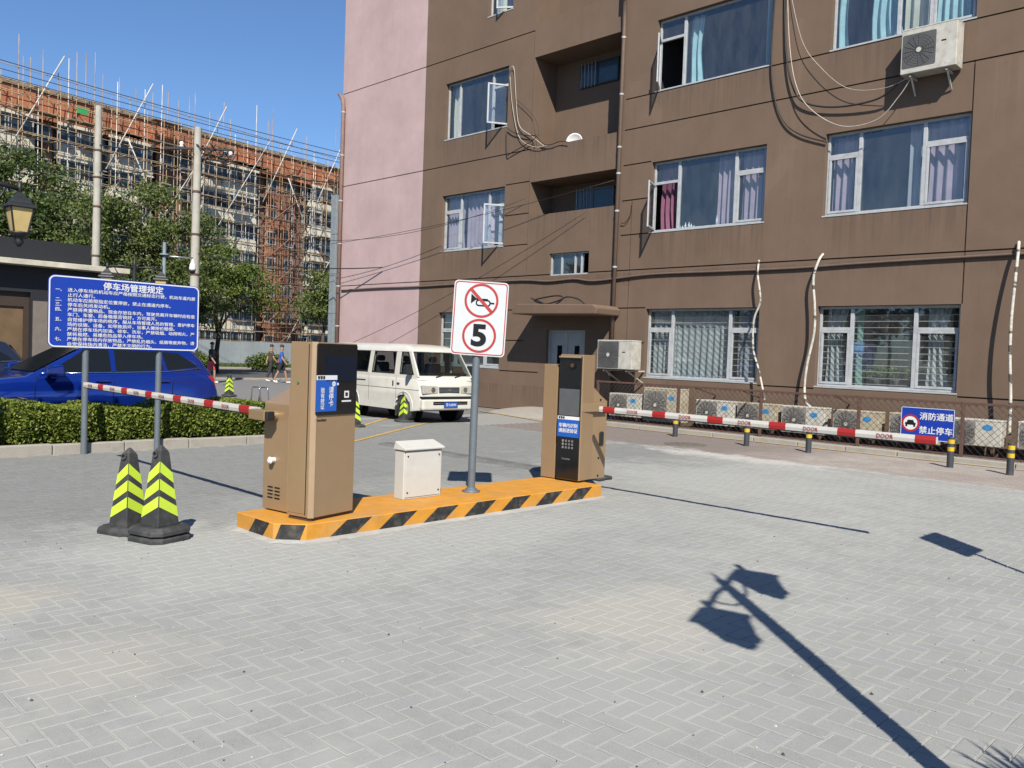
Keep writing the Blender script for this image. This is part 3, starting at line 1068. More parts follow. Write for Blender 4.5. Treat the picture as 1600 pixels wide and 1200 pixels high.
mb = MB()
x0, x1, z0, z1 = SMALL
frame_rect(mb, x0, x1, z0, z1, FY + 0.08, 0.045)
for s_ in (0.28, 0.62, 0.78):
    mb.box(x0 + (x1 - x0) * s_ - 0.025, x0 + (x1 - x0) * s_ + 0.025, FY + 0.082, FY + 0.138, z0 + 0.045, z1 - 0.045)
w = mb.build('window', MT['white_alu'], B)
p = MB()
p.box(x0 + 0.05, x1 - 0.25, FY + 0.105, FY + 0.111, z0 + 0.05, z1 - 0.05)
p.build('pane', MT['glass'], w, fix=False)
# windows on the balcony back walls
for zb, zh in ((5.8, 0.8), (9.57, 0.67), (13.1, 0.67)):
    mb = MB()
    yb = FY + 0.94
    frame_rect(mb, -16.5, -15.08, zb, zb + zh, yb, 0.05)
    mb.box(-15.88, -15.82, yb + 0.002, yb + 0.05, zb + 0.05, zb + zh - 0.05)
    w = mb.build('window', MT['black'] if zb > 8 else MT['galv'], B)
    p = MB()
    p.box(-16.45, -15.13, yb + 0.02, yb + 0.026, zb + 0.05, zb + zh - 0.05)
    p.build('pane', mat('balcony_glass', (0.05, 0.09, 0.14), 0.1), w, fix=False)
    for k in range(5):
        p = MB()
        x = -16.42 + k * 0.13
        p.cyl((x, yb - 0.04, zb - 0.02), (x, yb - 0.04, zb + zh + 0.02), 0.009, n=6)
        p.build('bar', MT['white_alu'], w, fix=False)

# entrance: canopy, door, ramp
mb = MB()
poly = [(-17.06, 2.83), (-13.98, 2.80), (-13.95, 2.98), (-14.1, 3.06), (-16.9, 3.12), (-17.08, 3.0)]
mb.prism(poly, 'y', 17.24, FY + 0.01)
mb.build('canopy', MT['brown'], B, 0.03)
mb = MB()
x0, x1, z0, z1 = DOOR
mb.box(x0, x1, FY + 0.14, FY + 0.2, 0.02, z1 - 0.002)
d_ = mb.build('door', MT['pale_green_door'], B)
mb = MB()
mb.box(x0, x0 + 0.07, FY + 0.1, FY + 0.14, 0.02, z1 - 0.07)
mb.box(x1 - 0.07, x1, FY + 0.1, FY + 0.14, 0.02, z1 - 0.07)
mb.box(x0, x1, FY + 0.1, FY + 0.14, z1 - 0.07, z1 - 0.004)
mb.build('door_frame', MT['pale_green_door'], d_)
for xa in (-16.27, -15.62):
    mb = MB()
    mb.box(xa, xa + 0.17, FY + 0.128, FY + 0.139, 1.15, 1.98)
    mb.build('glass_slot', MT['glass_dark'], d_)
mb = MB()
mb.box(-15.895, -15.885, FY + 0.13, FY + 0.139, 0.02, 2.36)
mb.cyl((-15.8, FY + 0.08, 1.0), (-15.8, FY + 0.08, 1.3), 0.014, n=8)
mb.build('handle', MT['steel'], d_)
mb = MB()
nr, na = 6, 16
for j in range(nr + 1):
    for i in range(na + 1):
        t = j / nr
        a = math.pi * i / na
        rx, ry = 0.9 + 1.4 * t, 0.5 + 1.5 * t
        mb.v.append((-15.9 + rx * math.cos(a), FY + 0.1 - ry * math.sin(a), 0.17 * (1 - t * t) - 0.012 + RNG.uniform(0, 0.006)))
for j in range(nr):
    for i in range(na):
        a = j * (na + 1) + i
        mb.f.append((a, a + 1, a + na + 2, a + na + 1))
        mb.m.append(0)
        mb.s.append(True)
mb.v.append((-15.9, FY + 0.1, 0.165))
for i in range(na):
    mb.f.append((len(mb.v) - 1, i, i + 1))
    mb.m.append(0)
    mb.s.append(True)
tag(mb.build('entrance_ramp', MT['concrete'], fix=True), 'rounded concrete ramp at the foot of the grey entrance door', 'ramp')

# rain pipes and the grey duct at the pink corner
mb = MB()
mb.tube([(-14.13, FY - 0.09, 0.05), (-14.13, FY - 0.09, 10.6), (-14.13, FY - 0.12, 11.2), (-14.0, FY - 0.3, 11.35), (-14.0, FY - 0.3, 12.2), (-14.13, FY - 0.1, 12.5), (-14.13, FY - 0.1, 15.2)], 0.055, 10)
dp = mb.build('downpipe', MT['cable_brown'], B, fix=False)
for z in (1.2, 2.9, 4.1, 5.6, 6.6, 7.3, 8.7, 10.2):
    mb = MB()
    mb.cyl((-14.13, FY - 0.09, z), (-14.13, FY - 0.09, z + 0.045), 0.063, n=10)
    mb.build('collar', MT['white_alu'], dp, fix=False)
mb = MB()
mb.tube([(-27.22, FY - 0.1, 0), (-27.22, FY - 0.1, 10.75), (-27.25, FY - 0.12, 11.0), (-27.5, FY - 0.1, 11.25)], 0.075, 10)
dp = mb.build('downpipe', mat('pipe_pink', (0.28, 0.17, 0.14), 0.7), B, fix=False)
for z in (2.5, 4.0, 5.6, 7.2, 8.9, 10.5):
    mb = MB()
    mb.cyl((-27.22, FY - 0.1, z), (-27.22, FY - 0.1, z + 0.045), 0.084, n=10)
    mb.build('collar', MT['white_alu'], dp, fix=False)
mb = MB()
for k in range(5):
    mb.box(-27.85, -27.5, FY - 0.1, FY + 0.3, 0 + k * 1.5, 1.49 + k * 1.5)
mb.build('duct', mat('grey_duct', (0.27, 0.31, 0.33), 0.6, var=0.15), B, 0.01)

# ------------------------------------------------------------------ lettering
def text(par, s, size, m, x, z, y, name='lettering', bold=0.0, align='CENTER', stretch=1.0, line=1.0, offset=0.0):
    """flat print in the parent's local XZ plane, read from local -Y"""
    c = bpy.data.curves.new(name, 'FONT')
    c.body = s
    c.size = size
    c.resolution_u = 2 if size < 0.2 else 6
    c.offset = offset
    c.align_x = align
    c.align_y = 'CENTER'
    c.space_line = line
    t = bpy.data.objects.new(name, c)
    me = bpy.data.meshes.new_from_object(t)
    bpy.data.objects.remove(t)
    co = np.empty(len(me.vertices) * 3)
    me.vertices.foreach_get('co', co)
    co = co.reshape(-1, 3)
    fs = [tuple(p_.vertices) for p_ in me.polygons]
    bpy.data.meshes.remove(me)
    mb = MB()
    # heavier strokes: the outline printed again a hair to each side
    for k, (ox, oz) in enumerate(((0, 0), (bold, 0), (-bold, 0), (0, bold * 0.7), (0, -bold * 0.7)) if bold else ((0, 0),)):
        mb.add(np.stack([co[:, 0] * stretch + x + ox, np.full(len(co), y - k * 0.00025), co[:, 1] + z + oz], 1).tolist(), fs)
    return mb.build(name, m, par, fix=False)


# ------------------------------------------------------------------ traffic island
IS = thing('traffic_island', 'raised orange concrete island with black diagonal edge stripes', 'traffic island', (-6.64, 5.8, 0), 0, None, True)
IX0, IX1, IY0, IY1, IZ = -7.06, -6.22, 3.70, 7.91, 0.15
poly = [(IX0, IY0), (IX1 - 0.2, IY0), (IX1, IY0 + 0.2), (IX1, IY1), (IX0, IY1)]
mb = MB()
mb.prism(poly, 'z', -0.01, IZ)
mb.build('body', MT['yellow'], IS, 0.008)


def stripe(p0, p1, sh):
    """black parallelogram on a side of the island from p0 to p1 at the foot, leaning by sh at the top"""
    p0, p1 = Vector((*p0, 0)), Vector((*p1, 0))
    d = (p1 - p0).normalized()
    n = Vector((d.y, -d.x, 0)) * 0.0025
    mb = MB()
    q = [p0 + n + Vector((0, 0, 0.004)), p1 + n + Vector((0, 0, 0.004)), p1 + d * sh + n + Vector((0, 0, IZ - 0.006)), p0 + d * sh + n + Vector((0, 0, IZ - 0.006))]
    mb.add(q, [(0, 1, 2, 3)])
    mb.build('stripe', MT['stripe'], IS, fix=False)


for k in range(7):
    y = IY0 + 0.42 + k * 0.525
    stripe((IX1, y), (IX1, min(y + 0.27, IY1)), 0.19 if y < 7.4 else 0.16)
stripe((IX1 - 0.19, IY0 + 0.01), (IX1 - 0.04, IY0 + 0.16), 0.05)
stripe((IX0 + 0.22, IY0), (IX0 + 0.46, IY0), 0.12)
# cement smeared round its foot
mb = MB()
n = 90
per = []
for k in range(n):
    t = k / n * 5
    i = int(t)
    a, b = Vector((*poly[i], 0)), Vector((*poly[(i + 1) % 5], 0))
    per.append(a.lerp(b, t - i))
ctr = Vector((-6.64, 5.8, 0))
for k, p in enumerate(per):
    o_ = Vector((1 if p.x > ctr.x + 0.1 else -1, 0, 0)) if IY0 + 0.25 < p.y < IY1 - 0.1 else Vector((0.4 * (1 if p.x > ctr.x else -1), 1 if p.y > 6 else -1, 0))
    wd = RNG.uniform(0.05, 0.09) + 0.025 * math.sin(k * 0.7)
    mb.v += [(p.x - o_.x * 0.01, p.y - o_.y * 0.01, 0.017), (p.x + o_.x * wd * 0.5, p.y + o_.y * wd * 0.5, 0.008), (p.x + o_.x * wd, p.y + o_.y * wd, -0.004)]
for k in range(n):
    a, b = k * 3, ((k + 1) % n) * 3
    for r_ in range(2):
        mb.f.append((a + r_, b + r_, b + r_ + 1, a + r_ + 1))
        mb.m.append(0)
        mb.s.append(True)
mb.build('cement_fillet', mat('cement', (0.42, 0.415, 0.39), 0.9, var=0.1, scale=8, bump=0.4), IS, fix=True)


# ------------------------------------------------------------------ ticket kiosk with the screen
K = thing('ticket_kiosk', 'tall bronze ticket kiosk with black screen panel and blue notice', 'ticket machine', (-6.48, 4.2, IZ), R(90 + 13))
# local frame: -Y is the screen side, x to the reader's right
w2, dp_, hh = 0.265, 0.145, 1.553
mb = MB()
mb.prism([(-w2, -dp_ + 0.03), (-w2 + 0.03, -dp_), (w2, -dp_), (w2, dp_), (-w2, dp_)], 'z', 0.03, hh)
mb.build('body', MT['gold'], K, 0.006)
mb = MB()
mb.box(-w2 + 0.015, w2 - 0.015, -dp_ + 0.02, dp_ - 0.015, 0, 0.03)
mb.build('plinth', mat('plinth_brown', (0.09, 0.05, 0.03), 0.7), K)
mb = MB()
mb.box(-w2 - 0.004, -w2, -dp_ + 0.075, dp_ - 0.012, 0.06, hh - 0.03)
d_ = mb.build('service_door', MT['gold'], K, 0.002)
mb = MB()
mb.cyl((-w2 - 0.004, -0.08 + 0.12, 1.2), (-w2 - 0.016, -0.08 + 0.12, 1.2), 0.012, n=10)
mb.build('lock', mat('lock_green', (0.1, 0.25, 0.12), 0.4), d_)
mb = MB()
mb.box(-w2 - 0.0045, -w2 + 0.001, -dp_ + 0.066, -dp_ + 0.071, 0.05, hh - 0.02)
mb.build('door_gap', MT['ink'], K)
mb = MB()
mb.prism(rrect(0.505, 0.625, 0.02, 4, 0.005, hh - 0.3225), 'y', -dp_ - 0.012, -dp_ + 0.001)
pn = mb.build('front_panel', MT['panel_black'], K, 0.003, 1)
mb = MB()
mb.prism(rrect(0.37, 0.225, 0.006, 2, 0.045, hh - 0.225), 'y', -dp_ - 0.016, -dp_ - 0.012)
mb.build('screen', MT['screen'], pn)
mb = MB()
mb.cyl((0.03, -dp_ - 0.011, hh - 0.058), (0.03, -dp_ - 0.017, hh - 0.058), 0.013, n=12)
mb.build('lens', MT['ink'], pn)
mb = MB()
sq = rrect(0.062, 0.062, 0.004, 2, 0.125, hh - 0.455)
mb.ring(sq, rrect(0.034, 0.034, 0.003, 2, 0.125, hh - 0.455), 'y', -dp_ - 0.0135)
mb.box(0.065, 0.185, -dp_ - 0.0135, -dp_ - 0.0125, hh - 0.522, hh - 0.508)
mb.box(-0.005, 0.02, -dp_ - 0.0135, -dp_ - 0.0125, hh - 0.372, hh - 0.352)
mb.build('card_reader', MT['white'], pn)
mb = MB()
mb.box(-w2 + 0.012, -0.005, -dp_ - 0.016, -dp_ - 0.0125, hh - 0.60, hh - 0.325)
po = mb.build('poster', MT['poster'], pn)
mb = MB()
mb.box(-w2 + 0.012, -0.003, -dp_ - 0.017, -dp_ - 0.0125, hh - 0.325, hh - 0.285)
mb.build('poster_header', MT['white'], pn)
text(pn, '智慧通', 0.03, MT['ink'], -0.2, hh - 0.306, -dp_ - 0.019, bold=0.001)
text(pn, '请\n停\n卡', 0.062, MT['white'], -0.075, hh - 0.475, -dp_ - 0.018, bold=0.0015, line=0.95)
text(pn, '验\n有\n效\n证', 0.05, MT['white'], -0.18, hh - 0.49, -dp_ - 0.018, bold=0.0012, line=0.95)
mb = MB()
mb.ring(circle(0.022, 20, -0.045, hh - 0.36), circle(0.006, 20, -0.045, hh - 0.36), 'y', -dp_ - 0.018)
mb.build('info_mark', MT['white'], pn)
text(K, 'Doorbain', 0.034, MT['ink'], -0.175, hh - 0.675, -dp_ - 0.002, bold=0.001)
mb = MB()
mb.prism([(-w2 + 0.028, -dp_ - 0.004), (-w2 + 0.036, -dp_ - 0.004), (-w2 + 0.036, -dp_ + 0.002), (-w2 + 0.03, -dp_ + 0.002), (-w2 - 0.002, -dp_ + 0.03), (-w2 - 0.002, -dp_ + 0.037), (-w2 - 0.006, -dp_ + 0.037), (-w2 - 0.006, -dp_ + 0.028)], 'z', 0.03, hh + 0.002)
mb.build('corner_trim', MT['gold_lit'], K)


# ------------------------------------------------------------------ barrier gates
def arm_parts(root, p0, p1, bands, lettering, name='arm'):
    """striped boom from p0 to p1 in world coordinates, bands as fractions of its length"""
    p0, p1 = Vector(p0), Vector(p1)
    d = p1 - p0
    L = d.length
    rz = math.atan2(d.y, d.x)
    flip = d.x < 0
    mb = MB()
    mb.prism([(-0.02, -0.032), (0.02, -0.032), (0.026, 0), (0.02, 0.032), (-0.02, 0.032), (-0.026, 0)], 'x', 0, L)
    mb.box(0, L, -0.018, 0.018, -0.043, -0.033, 1)
    me = mb.mesh(name, [mat('boom_white', (0.66, 0.64, 0.6), 0.45, var=0.06, dirt=(0.45, 0.4, 0.33)), MT['black']])
    a = bpy.data.objects.new(name, me)
    COL.objects.link(a)
    a.parent = root
    a.matrix_parent_inverse = Matrix.Translation(root.location).inverted()
    a.location = p0
    a.rotation_euler = (0, -math.asin(d.z / L), rz)
    for f0, f1 in bands:
        b = MB()
        b.prism([(-0.0215, -0.0335), (0.0215, -0.0335), (0.0278, 0), (0.0215, 0.0335), (-0.0215, 0.0335), (-0.0278, 0)], 'x', f0 * L, f1 * L)
        b.build('red_band', MT['red'], a, fix=True)
    for f in lettering:
        # print on the side seen from the yard (world -Y)
        holder = text(a, 'DOOR', 0.05, MT['red'], 0, 0, 0, 'lettering', 0.001)
        holder.rotation_euler = (0, 0, math.pi if flip else 0)
        holder.location = (f * L, 0.0285 if flip else -0.0285, -0.002)
    return a


BG = thing('barrier_gate', 'bronze barrier cabinet with striped boom crossing before the hedge', 'barrier gate', (-6.93, 4.1, IZ), 0, None, True)
mb = MB()
ang = R(8)
cx_, cy_ = -6.90, 4.12
rot = lambda x, y: (cx_ + x * math.cos(ang) - y * math.sin(ang), cy_ + x * math.sin(ang) + y * math.cos(ang))
lo = [(*rot(-0.18, -0.15), IZ + 0.012), (*rot(0.18, -0.15), IZ + 0.012), (*rot(0.18, 0.2), IZ + 0.012), (*rot(-0.18, 0.2), IZ + 0.012)]
hi = [(*rot(-0.18, -0.15), 1.14), (*rot(0.18, -0.15), 1.14), (*rot(0.18, 0.2), 1.3), (*rot(-0.18, 0.2), 1.3)]
mb.hexa(lo, hi)
cab = mb.build('cabinet', MT['gold'], BG, 0.01)
mb = MB()
fr_ = lambda x, z, o=0.006: (*rot(x, -0.15 - o), z)
for r_ in range(4):
    for c_ in range(2):
        x = -0.1 + c_ * 0.1
        z = IZ + 0.12 + r_ * 0.032
        mb.add([fr_(x, z), fr_(x + 0.075, z), fr_(x + 0.075, z + 0.011), fr_(x, z + 0.011)], [(0, 1, 2, 3)])
mb.build('vent', MT['ink'], cab, fix=False)
mb = MB()
mb.cyl(fr_(-0.02, 0.62, 0), fr_(-0.02, 0.62, 0.05), 0.026, n=14)
mb.cyl(fr_(-0.02, 0.62, 0.05), fr_(-0.02, 0.62, 0.062), 0.034, 0.02, n=14)
mb.build('key_switch', MT['white'], cab, fix=False)
mb = MB()
mb.cyl(fr_(-0.02, 1.02, 0), fr_(-0.02, 1.02, 0.09), 0.05, n=14)
mb.box(cx_ - 0.22, cx_ + 0.06, cy_ - 0.3, cy_ - 0.21, 0.985, 1.075)
mb.build('arm_hub', MT['gold'], cab, 0.006)
mb = MB()
mb.box(cx_ + 0.06, cx_ + 0.1, cy_ - 0.295, cy_ - 0.215, 0.99, 1.07)
mb.build('hub_cap', MT['black'], cab, 0.008)
a0, a1 = on_facade(404, 642, 3.95), on_facade(133, 601, 3.97)
L_ = a1.x - a0.x
bx = lambda q: (on_facade(q, 601 + (q - 133) * 0.151, 3.96).x - a0.x) / L_
PXB = [(155, 163), (192, 201), (230, 240), (274, 286), (323, 337), (378, 394)]
arm_parts(BG, a0, a1, [(bx(q), bx(p)) for p, q in PXB], [bx(143), bx(178), bx(216), bx(256), bx(303), bx(357)])

BR = thing('barrier_gate', 'bronze barrier cabinet behind the camera kiosk with boom across the exit', 'barrier gate', (-6.65, 8.1, IZ), 0, None, True)
mb = MB()
mb.prism([(8.0, IZ + 0.012), (8.34, IZ + 0.012), (8.34, 1.12), (8.2, 1.2), (8.02, 1.33), (8.0, 1.33)], 'x', -6.86, -6.52)
cab = mb.build('cabinet', MT['gold'], BR, 0.008)
mb = MB()
mb.prism(rrect(0.075, 0.17, 0.02, 4, 8.24, 0.66), 'x', -6.521, -6.505)
mb.build('lock', MT['black'], cab, 0.003)
mb = MB()
mb.box(-6.52, -6.46, 7.78, 8.26, 1.0, 1.1)
mb.build('arm_hub', MT['gold'], cab, 0.005)
for z in (1.14, 0.42, 0.2):
    mb = MB()
    mb.cyl((-6.521, 8.2, z), (-6.512, 8.2, z), 0.012, n=8)
    mb.build('screw', MT['ink'], cab, fix=False)
b0, b1 = on_facade(938, 639, 7.82), on_facade(1464, 688.5, 7.82)
Lb = b1.x - b0.x
by = lambda q: min(1.0, (on_facade(q, 639 + (q - 938) * 0.0941, 7.82).x - b0.x) / Lb)
arm_parts(BR, b0, b1, [(by(p), by(q)) for p, q in [(944, 962), (1021, 1041), (1107, 1131), (1203, 1229), (1310, 1338), (1431, 1464)]], [by(990), by(1072), by(1165), by(1268), by(1384)])

# ------------------------------------------------------------------ camera kiosk
K2 = thing('camera_kiosk', 'slim bronze plate-camera kiosk with glossy black face and keypad', 'ticket machine', (-6.64, 7.88, IZ), R(7))
w2, dp_, hh = 0.165, 0.14, 1.535
mb = MB()
mb.box(-w2, w2, -dp_ + 0.012, dp_, 0.02, hh)
mb.build('body', MT['gold'], K2, 0.008)
mb = MB()
mb.box(-w2 + 0.01, w2 - 0.01, -dp_ + 0.03, dp_ - 0.01, 0, 0.02)
mb.build('plinth', MT['ink'], K2)
mb = MB()
mb.box(-w2 + 0.006, w2 - 0.012, -dp_ - 0.006, -dp_ + 0.013, 0.03, hh - 0.025)
pn = mb.build('front_panel', MT['panel_black'], K2, 0.003, 1)
fy = -dp_ - 0.006
mb = MB()
mb.box(-w2 + 0.01, w2 - 0.016, fy - 0.03, fy, hh - 0.04, hh - 0.022)
mb.build('visor', MT['gold_lit'], K2, 0.003)
mb = MB()
mb.cyl((0.03, fy, hh - 0.13), (0.03, fy - 0.014, hh - 0.13), 0.045, n=20)
mb.cyl((0.03, fy - 0.014, hh - 0.13), (0.03, fy - 0.02, hh - 0.13), 0.026, n=20, mi=1)
mb.build('camera_lens', [MT['ink'], mat('lens_brown', (0.10, 0.05, 0.03), 0.1)], pn, fix=False)
mb = MB()
mb.box(-w2 + 0.018, w2 - 0.024, fy - 0.004, fy, 0.80, 1.12)
mb.build('display', mat('matt_display', (0.10, 0.11, 0.115), 0.5), pn)
mb = MB()
mb.box(-w2 + 0.006, w2 - 0.014, fy - 0.005, fy, 0.54, 0.75)
mb.build('poster', MT['poster'], pn)
mb = MB()
mb.box(-w2 + 0.006, w2 - 0.014, fy - 0.006, fy, 0.75, 0.79)
mb.build('poster_header', MT['white'], pn)
text(pn, '智慧通', 0.03, MT['ink'], -0.1, 0.77, fy - 0.008, bold=0.001)
text(pn, '车辆内识别\n请前进验证', 0.055, MT['white'], -0.003, 0.645, fy - 0.007, bold=0.0012, line=1.15)
for r_ in range(3):
    for c_ in range(4):
        mb = MB()
        mb.box(-0.085 + c_ * 0.045, -0.06 + c_ * 0.045, fy - 0.004, fy, 0.40 + r_ * 0.04, 0.425 + r_ * 0.04)
        mb.build('key', MT['steel'] if c_ else MT['acback'], pn, fix=False)
text(pn, 'Doorbain', 0.03, MT['acback'], -0.02, 0.275, fy - 0.002, bold=0.0005)
SL = thing('side_cabinet', 'narrow bronze cabinet standing left of the camera kiosk', 'cabinet', (-6.96, 7.86, IZ), R(4))
mb = MB()
mb.box(-0.115, 0.1, -0.1, 0.2, 0.01, 1.41)
mb.build('body', MT['gold'], SL, 0.006)
mb = MB()
mb.prism([(-0.05, 0.01), (0.12, 0.01), (0.12, 1.3), (0.06, 1.3), (-0.005, 1.0), (-0.05, 1.0)], 'x', 0.1005, 0.112)
mb.build('side_plate', mat('dark_bronze', (0.10, 0.06, 0.035), 0.5), SL, 0.002)

# ------------------------------------------------------------------ white utility box
UB = thing('utility_box', 'small off-white steel utility box with overhanging lid on the island', 'utility box', (-6.81, 5.56, IZ), R(90))
MT['boxwhite'] = mat('box_white', (0.62, 0.61, 0.57), 0.5, var=0.04, dirt=(0.42, 0.38, 0.3), dirt_amt=0.3, dscale=5)
mb = MB()
mb.box(-0.25, 0.25, -0.105, 0.045, 0.0, 0.5)
mb.build('body', MT['boxwhite'], UB, 0.006)
mb = MB()
mb.box(-0.232, 0.232, -0.112, -0.104, 0.02, 0.485)
d_ = mb.build('door', MT['boxwhite'], UB, 0.003)
for x in (-0.205, 0.205):
    for z in (0.07, 0.44):
        mb = MB()
        mb.cyl((x, -0.112, z), (x, -0.119, z), 0.008, n=8)
        mb.build('screw', MT['ink'], d_, fix=False)
mb = MB()
mb.hexa([(-0.265, -0.135, 0.5), (0.265, -0.135, 0.5), (0.265, 0.06, 0.5), (-0.265, 0.06, 0.5)], [(-0.265, -0.135, 0.522), (0.265, -0.135, 0.522), (0.25, 0.045, 0.585), (-0.25, 0.045, 0.585)])
mb.build('lid', MT['boxwhite'], UB, 0.006)

# ------------------------------------------------------------------ no-horn and speed sign
SG = thing('traffic_sign', 'white no-horn and speed limit 5 sign on a grey post', 'traffic sign', (-6.716, 6.256, IZ), R(46.5))
mb = MB()
mb.cyl((0, 0, 0), (0.012, 0, 2.27), 0.041, n=18)
mb.build('post', MT['galv'], SG, fix=False)
mb = MB()
mb.lathe([(0.1, 0), (0.1, 0.012), (0.055, 0.02), (0.046, 0.05)], n=18)
for k in range(4):
    a = R(45 + 90 * k)
    mb.cyl((0.075 * math.cos(a), 0.075 * math.sin(a), 0.012), (0.075 * math.cos(a), 0.075 * math.sin(a), 0.03), 0.011, n=6)
mb.build('base_flange', MT['galv'], SG, fix=False)
mb = MB()
mb.prism(rrect(0.585, 0.80, 0.045, 6), 'y', -0.004, 0.004)
pl = mb.build('plate', MT['signwhite'], SG, fix=True)
pl.location = (0.028, -0.052, 1.882)
pl.rotation_euler = (0, R(2.0), 0)
y_ = -0.0055
mb = MB()
mb.ring(rrect(0.562, 0.777, 0.04, 6), rrect(0.54, 0.755, 0.032, 6), 'y', y_)
mb.build('border', MT['red'], pl, fix=False)
for zc in (0.192, -0.186):
    mb = MB()
    mb.ring(circle(0.183, 48, 0.008, zc), circle(0.158, 48, 0.008, zc), 'y', y_ - 0.001)
    mb.build('red_circle', MT['red'], pl, fix=False)
mb = MB()
hx, hz, s_ = 0.008, 0.192, 0.165
hp = lambda pts: [(hx + a * s_, hz + b * s_) for a, b in pts]
mb.add([(x, y_ - 0.002, z) for x, z in hp([(-0.68, 0.42), (-0.68, -0.22), (-0.38, 0.04), (0.42, 0.04), (0.42, 0.14), (-0.34, 0.14)])], [(0, 1, 2, 5), (2, 3, 4, 5)])
mb.ring([(hx + s_ * (0.12 + p[0]), hz + s_ * (-0.14 + p[1])) for p in rrect(0.98, 0.44, 0.21, 6)], [(hx + s_ * (0.12 + p[0]), hz + s_ * (-0.14 + p[1])) for p in rrect(0.80, 0.26, 0.12, 6)], 'y', y_ - 0.002)
mb.add([(x, y_ - 0.002, z) for x, z in hp([(0.58, -0.18), (0.85, -0.18), (0.85, -0.08), (0.58, -0.08)])], [(0, 1, 2, 3)])
mb.build('horn_symbol', MT['ink'], pl, fix=False)
mb = MB()
mb.add([(x, y_ - 0.003, z) for x, z in hp([(-0.76, 0.62), (-0.62, 0.76), (0.76, -0.62), (0.62, -0.76)])], [(0, 1, 2, 3)])
mb.build('slash', MT['red'], pl, fix=False)
text(pl, '5', 0.315, MT['ink'], 0.006, -0.192, y_ - 0.002, 'numeral', 0.0, stretch=1.12, offset=0.012)
for z in (-0.25, 0.25):
    mb = MB()
    mb.box(-0.09, 0.04, 0.004, 0.03, z - 0.02, z + 0.02)
    mb.build('bracket', MT['galv'], pl)

# ------------------------------------------------------------------ blue rules sign
BS = thing('notice_board', 'big blue parking-rules board with white text on two grey posts', 'sign board', (-12.93, 4.95, 0), R(90))
for k, x in enumerate((-0.56, 0.5)):
    mb = MB()
    mb.cyl((x, 0.05, -0.02), (x, 0.05, 2.3), 0.045, n=16)
    mb.build('post', MT['galv'], BS, fix=False)
mb = MB()
BWd, BHt = 2.18, 1.02
mb.prism(rrect(BWd, BHt, 0.09, 6), 'y', -0.006, 0.006)
pl = mb.build('plate', MT['signblue'], BS)
pl.location = (0.0, -0.012, 2.04)
mb = MB()
mb.ring(rrect(BWd - 0.015, BHt - 0.015, 0.085, 6), rrect(BWd - 0.05, BHt - 0.05, 0.07, 6), 'y', -0.0075)
mb.build('border', MT['white'], pl, fix=False)
text(pl, '停车场管理规定', 0.12, MT['white'], 0.08, 0.392, -0.009, 'title', 0.003, stretch=1.05)
rules = ['进入停车场的机动车应严格按照交通标志行驶，机动车道内禁', '止行人通行。', '机动车应按照指定位置停放，禁止在通道内停车。', '停车后关闭发动机。', '严禁将贵重物品、现金存放在车内，驾驶员离开车辆时应检查', '车门、车窗、后备箱是否锁好，方可离开。', '自觉维护停车场的秩序，服从车场管理人员的管理，爱护停车', '场的设施、设备，如导致损坏，当事人需按价赔偿。', '严禁在停车场内加油、修车、洗车，严禁吸烟、动用明火，严', '禁将易燃、易爆危险品带入停车场。', '严禁在停车场内存放物品，严禁乱扔烟头、纸屑等废弃物，请', '自觉保持场内清洁，严禁不文明的行为。']
num = {0: '一、', 2: '二、', 3: '三、', 4: '四、', 6: '五、', 8: '六、', 10: '七、'}
for i, s_ in enumerate(rules):
    z = 0.305 - i * 0.0695
    text(pl, s_, 0.059, MT['white'], -0.84, z, -0.009, 'rule_line', 0.0009, 'LEFT', 1.17)
    if i in num:
        text(pl, num[i], 0.059, MT['white'], -1.0, z, -0.009, 'rule_number', 0.0013, 'LEFT', 1.05)

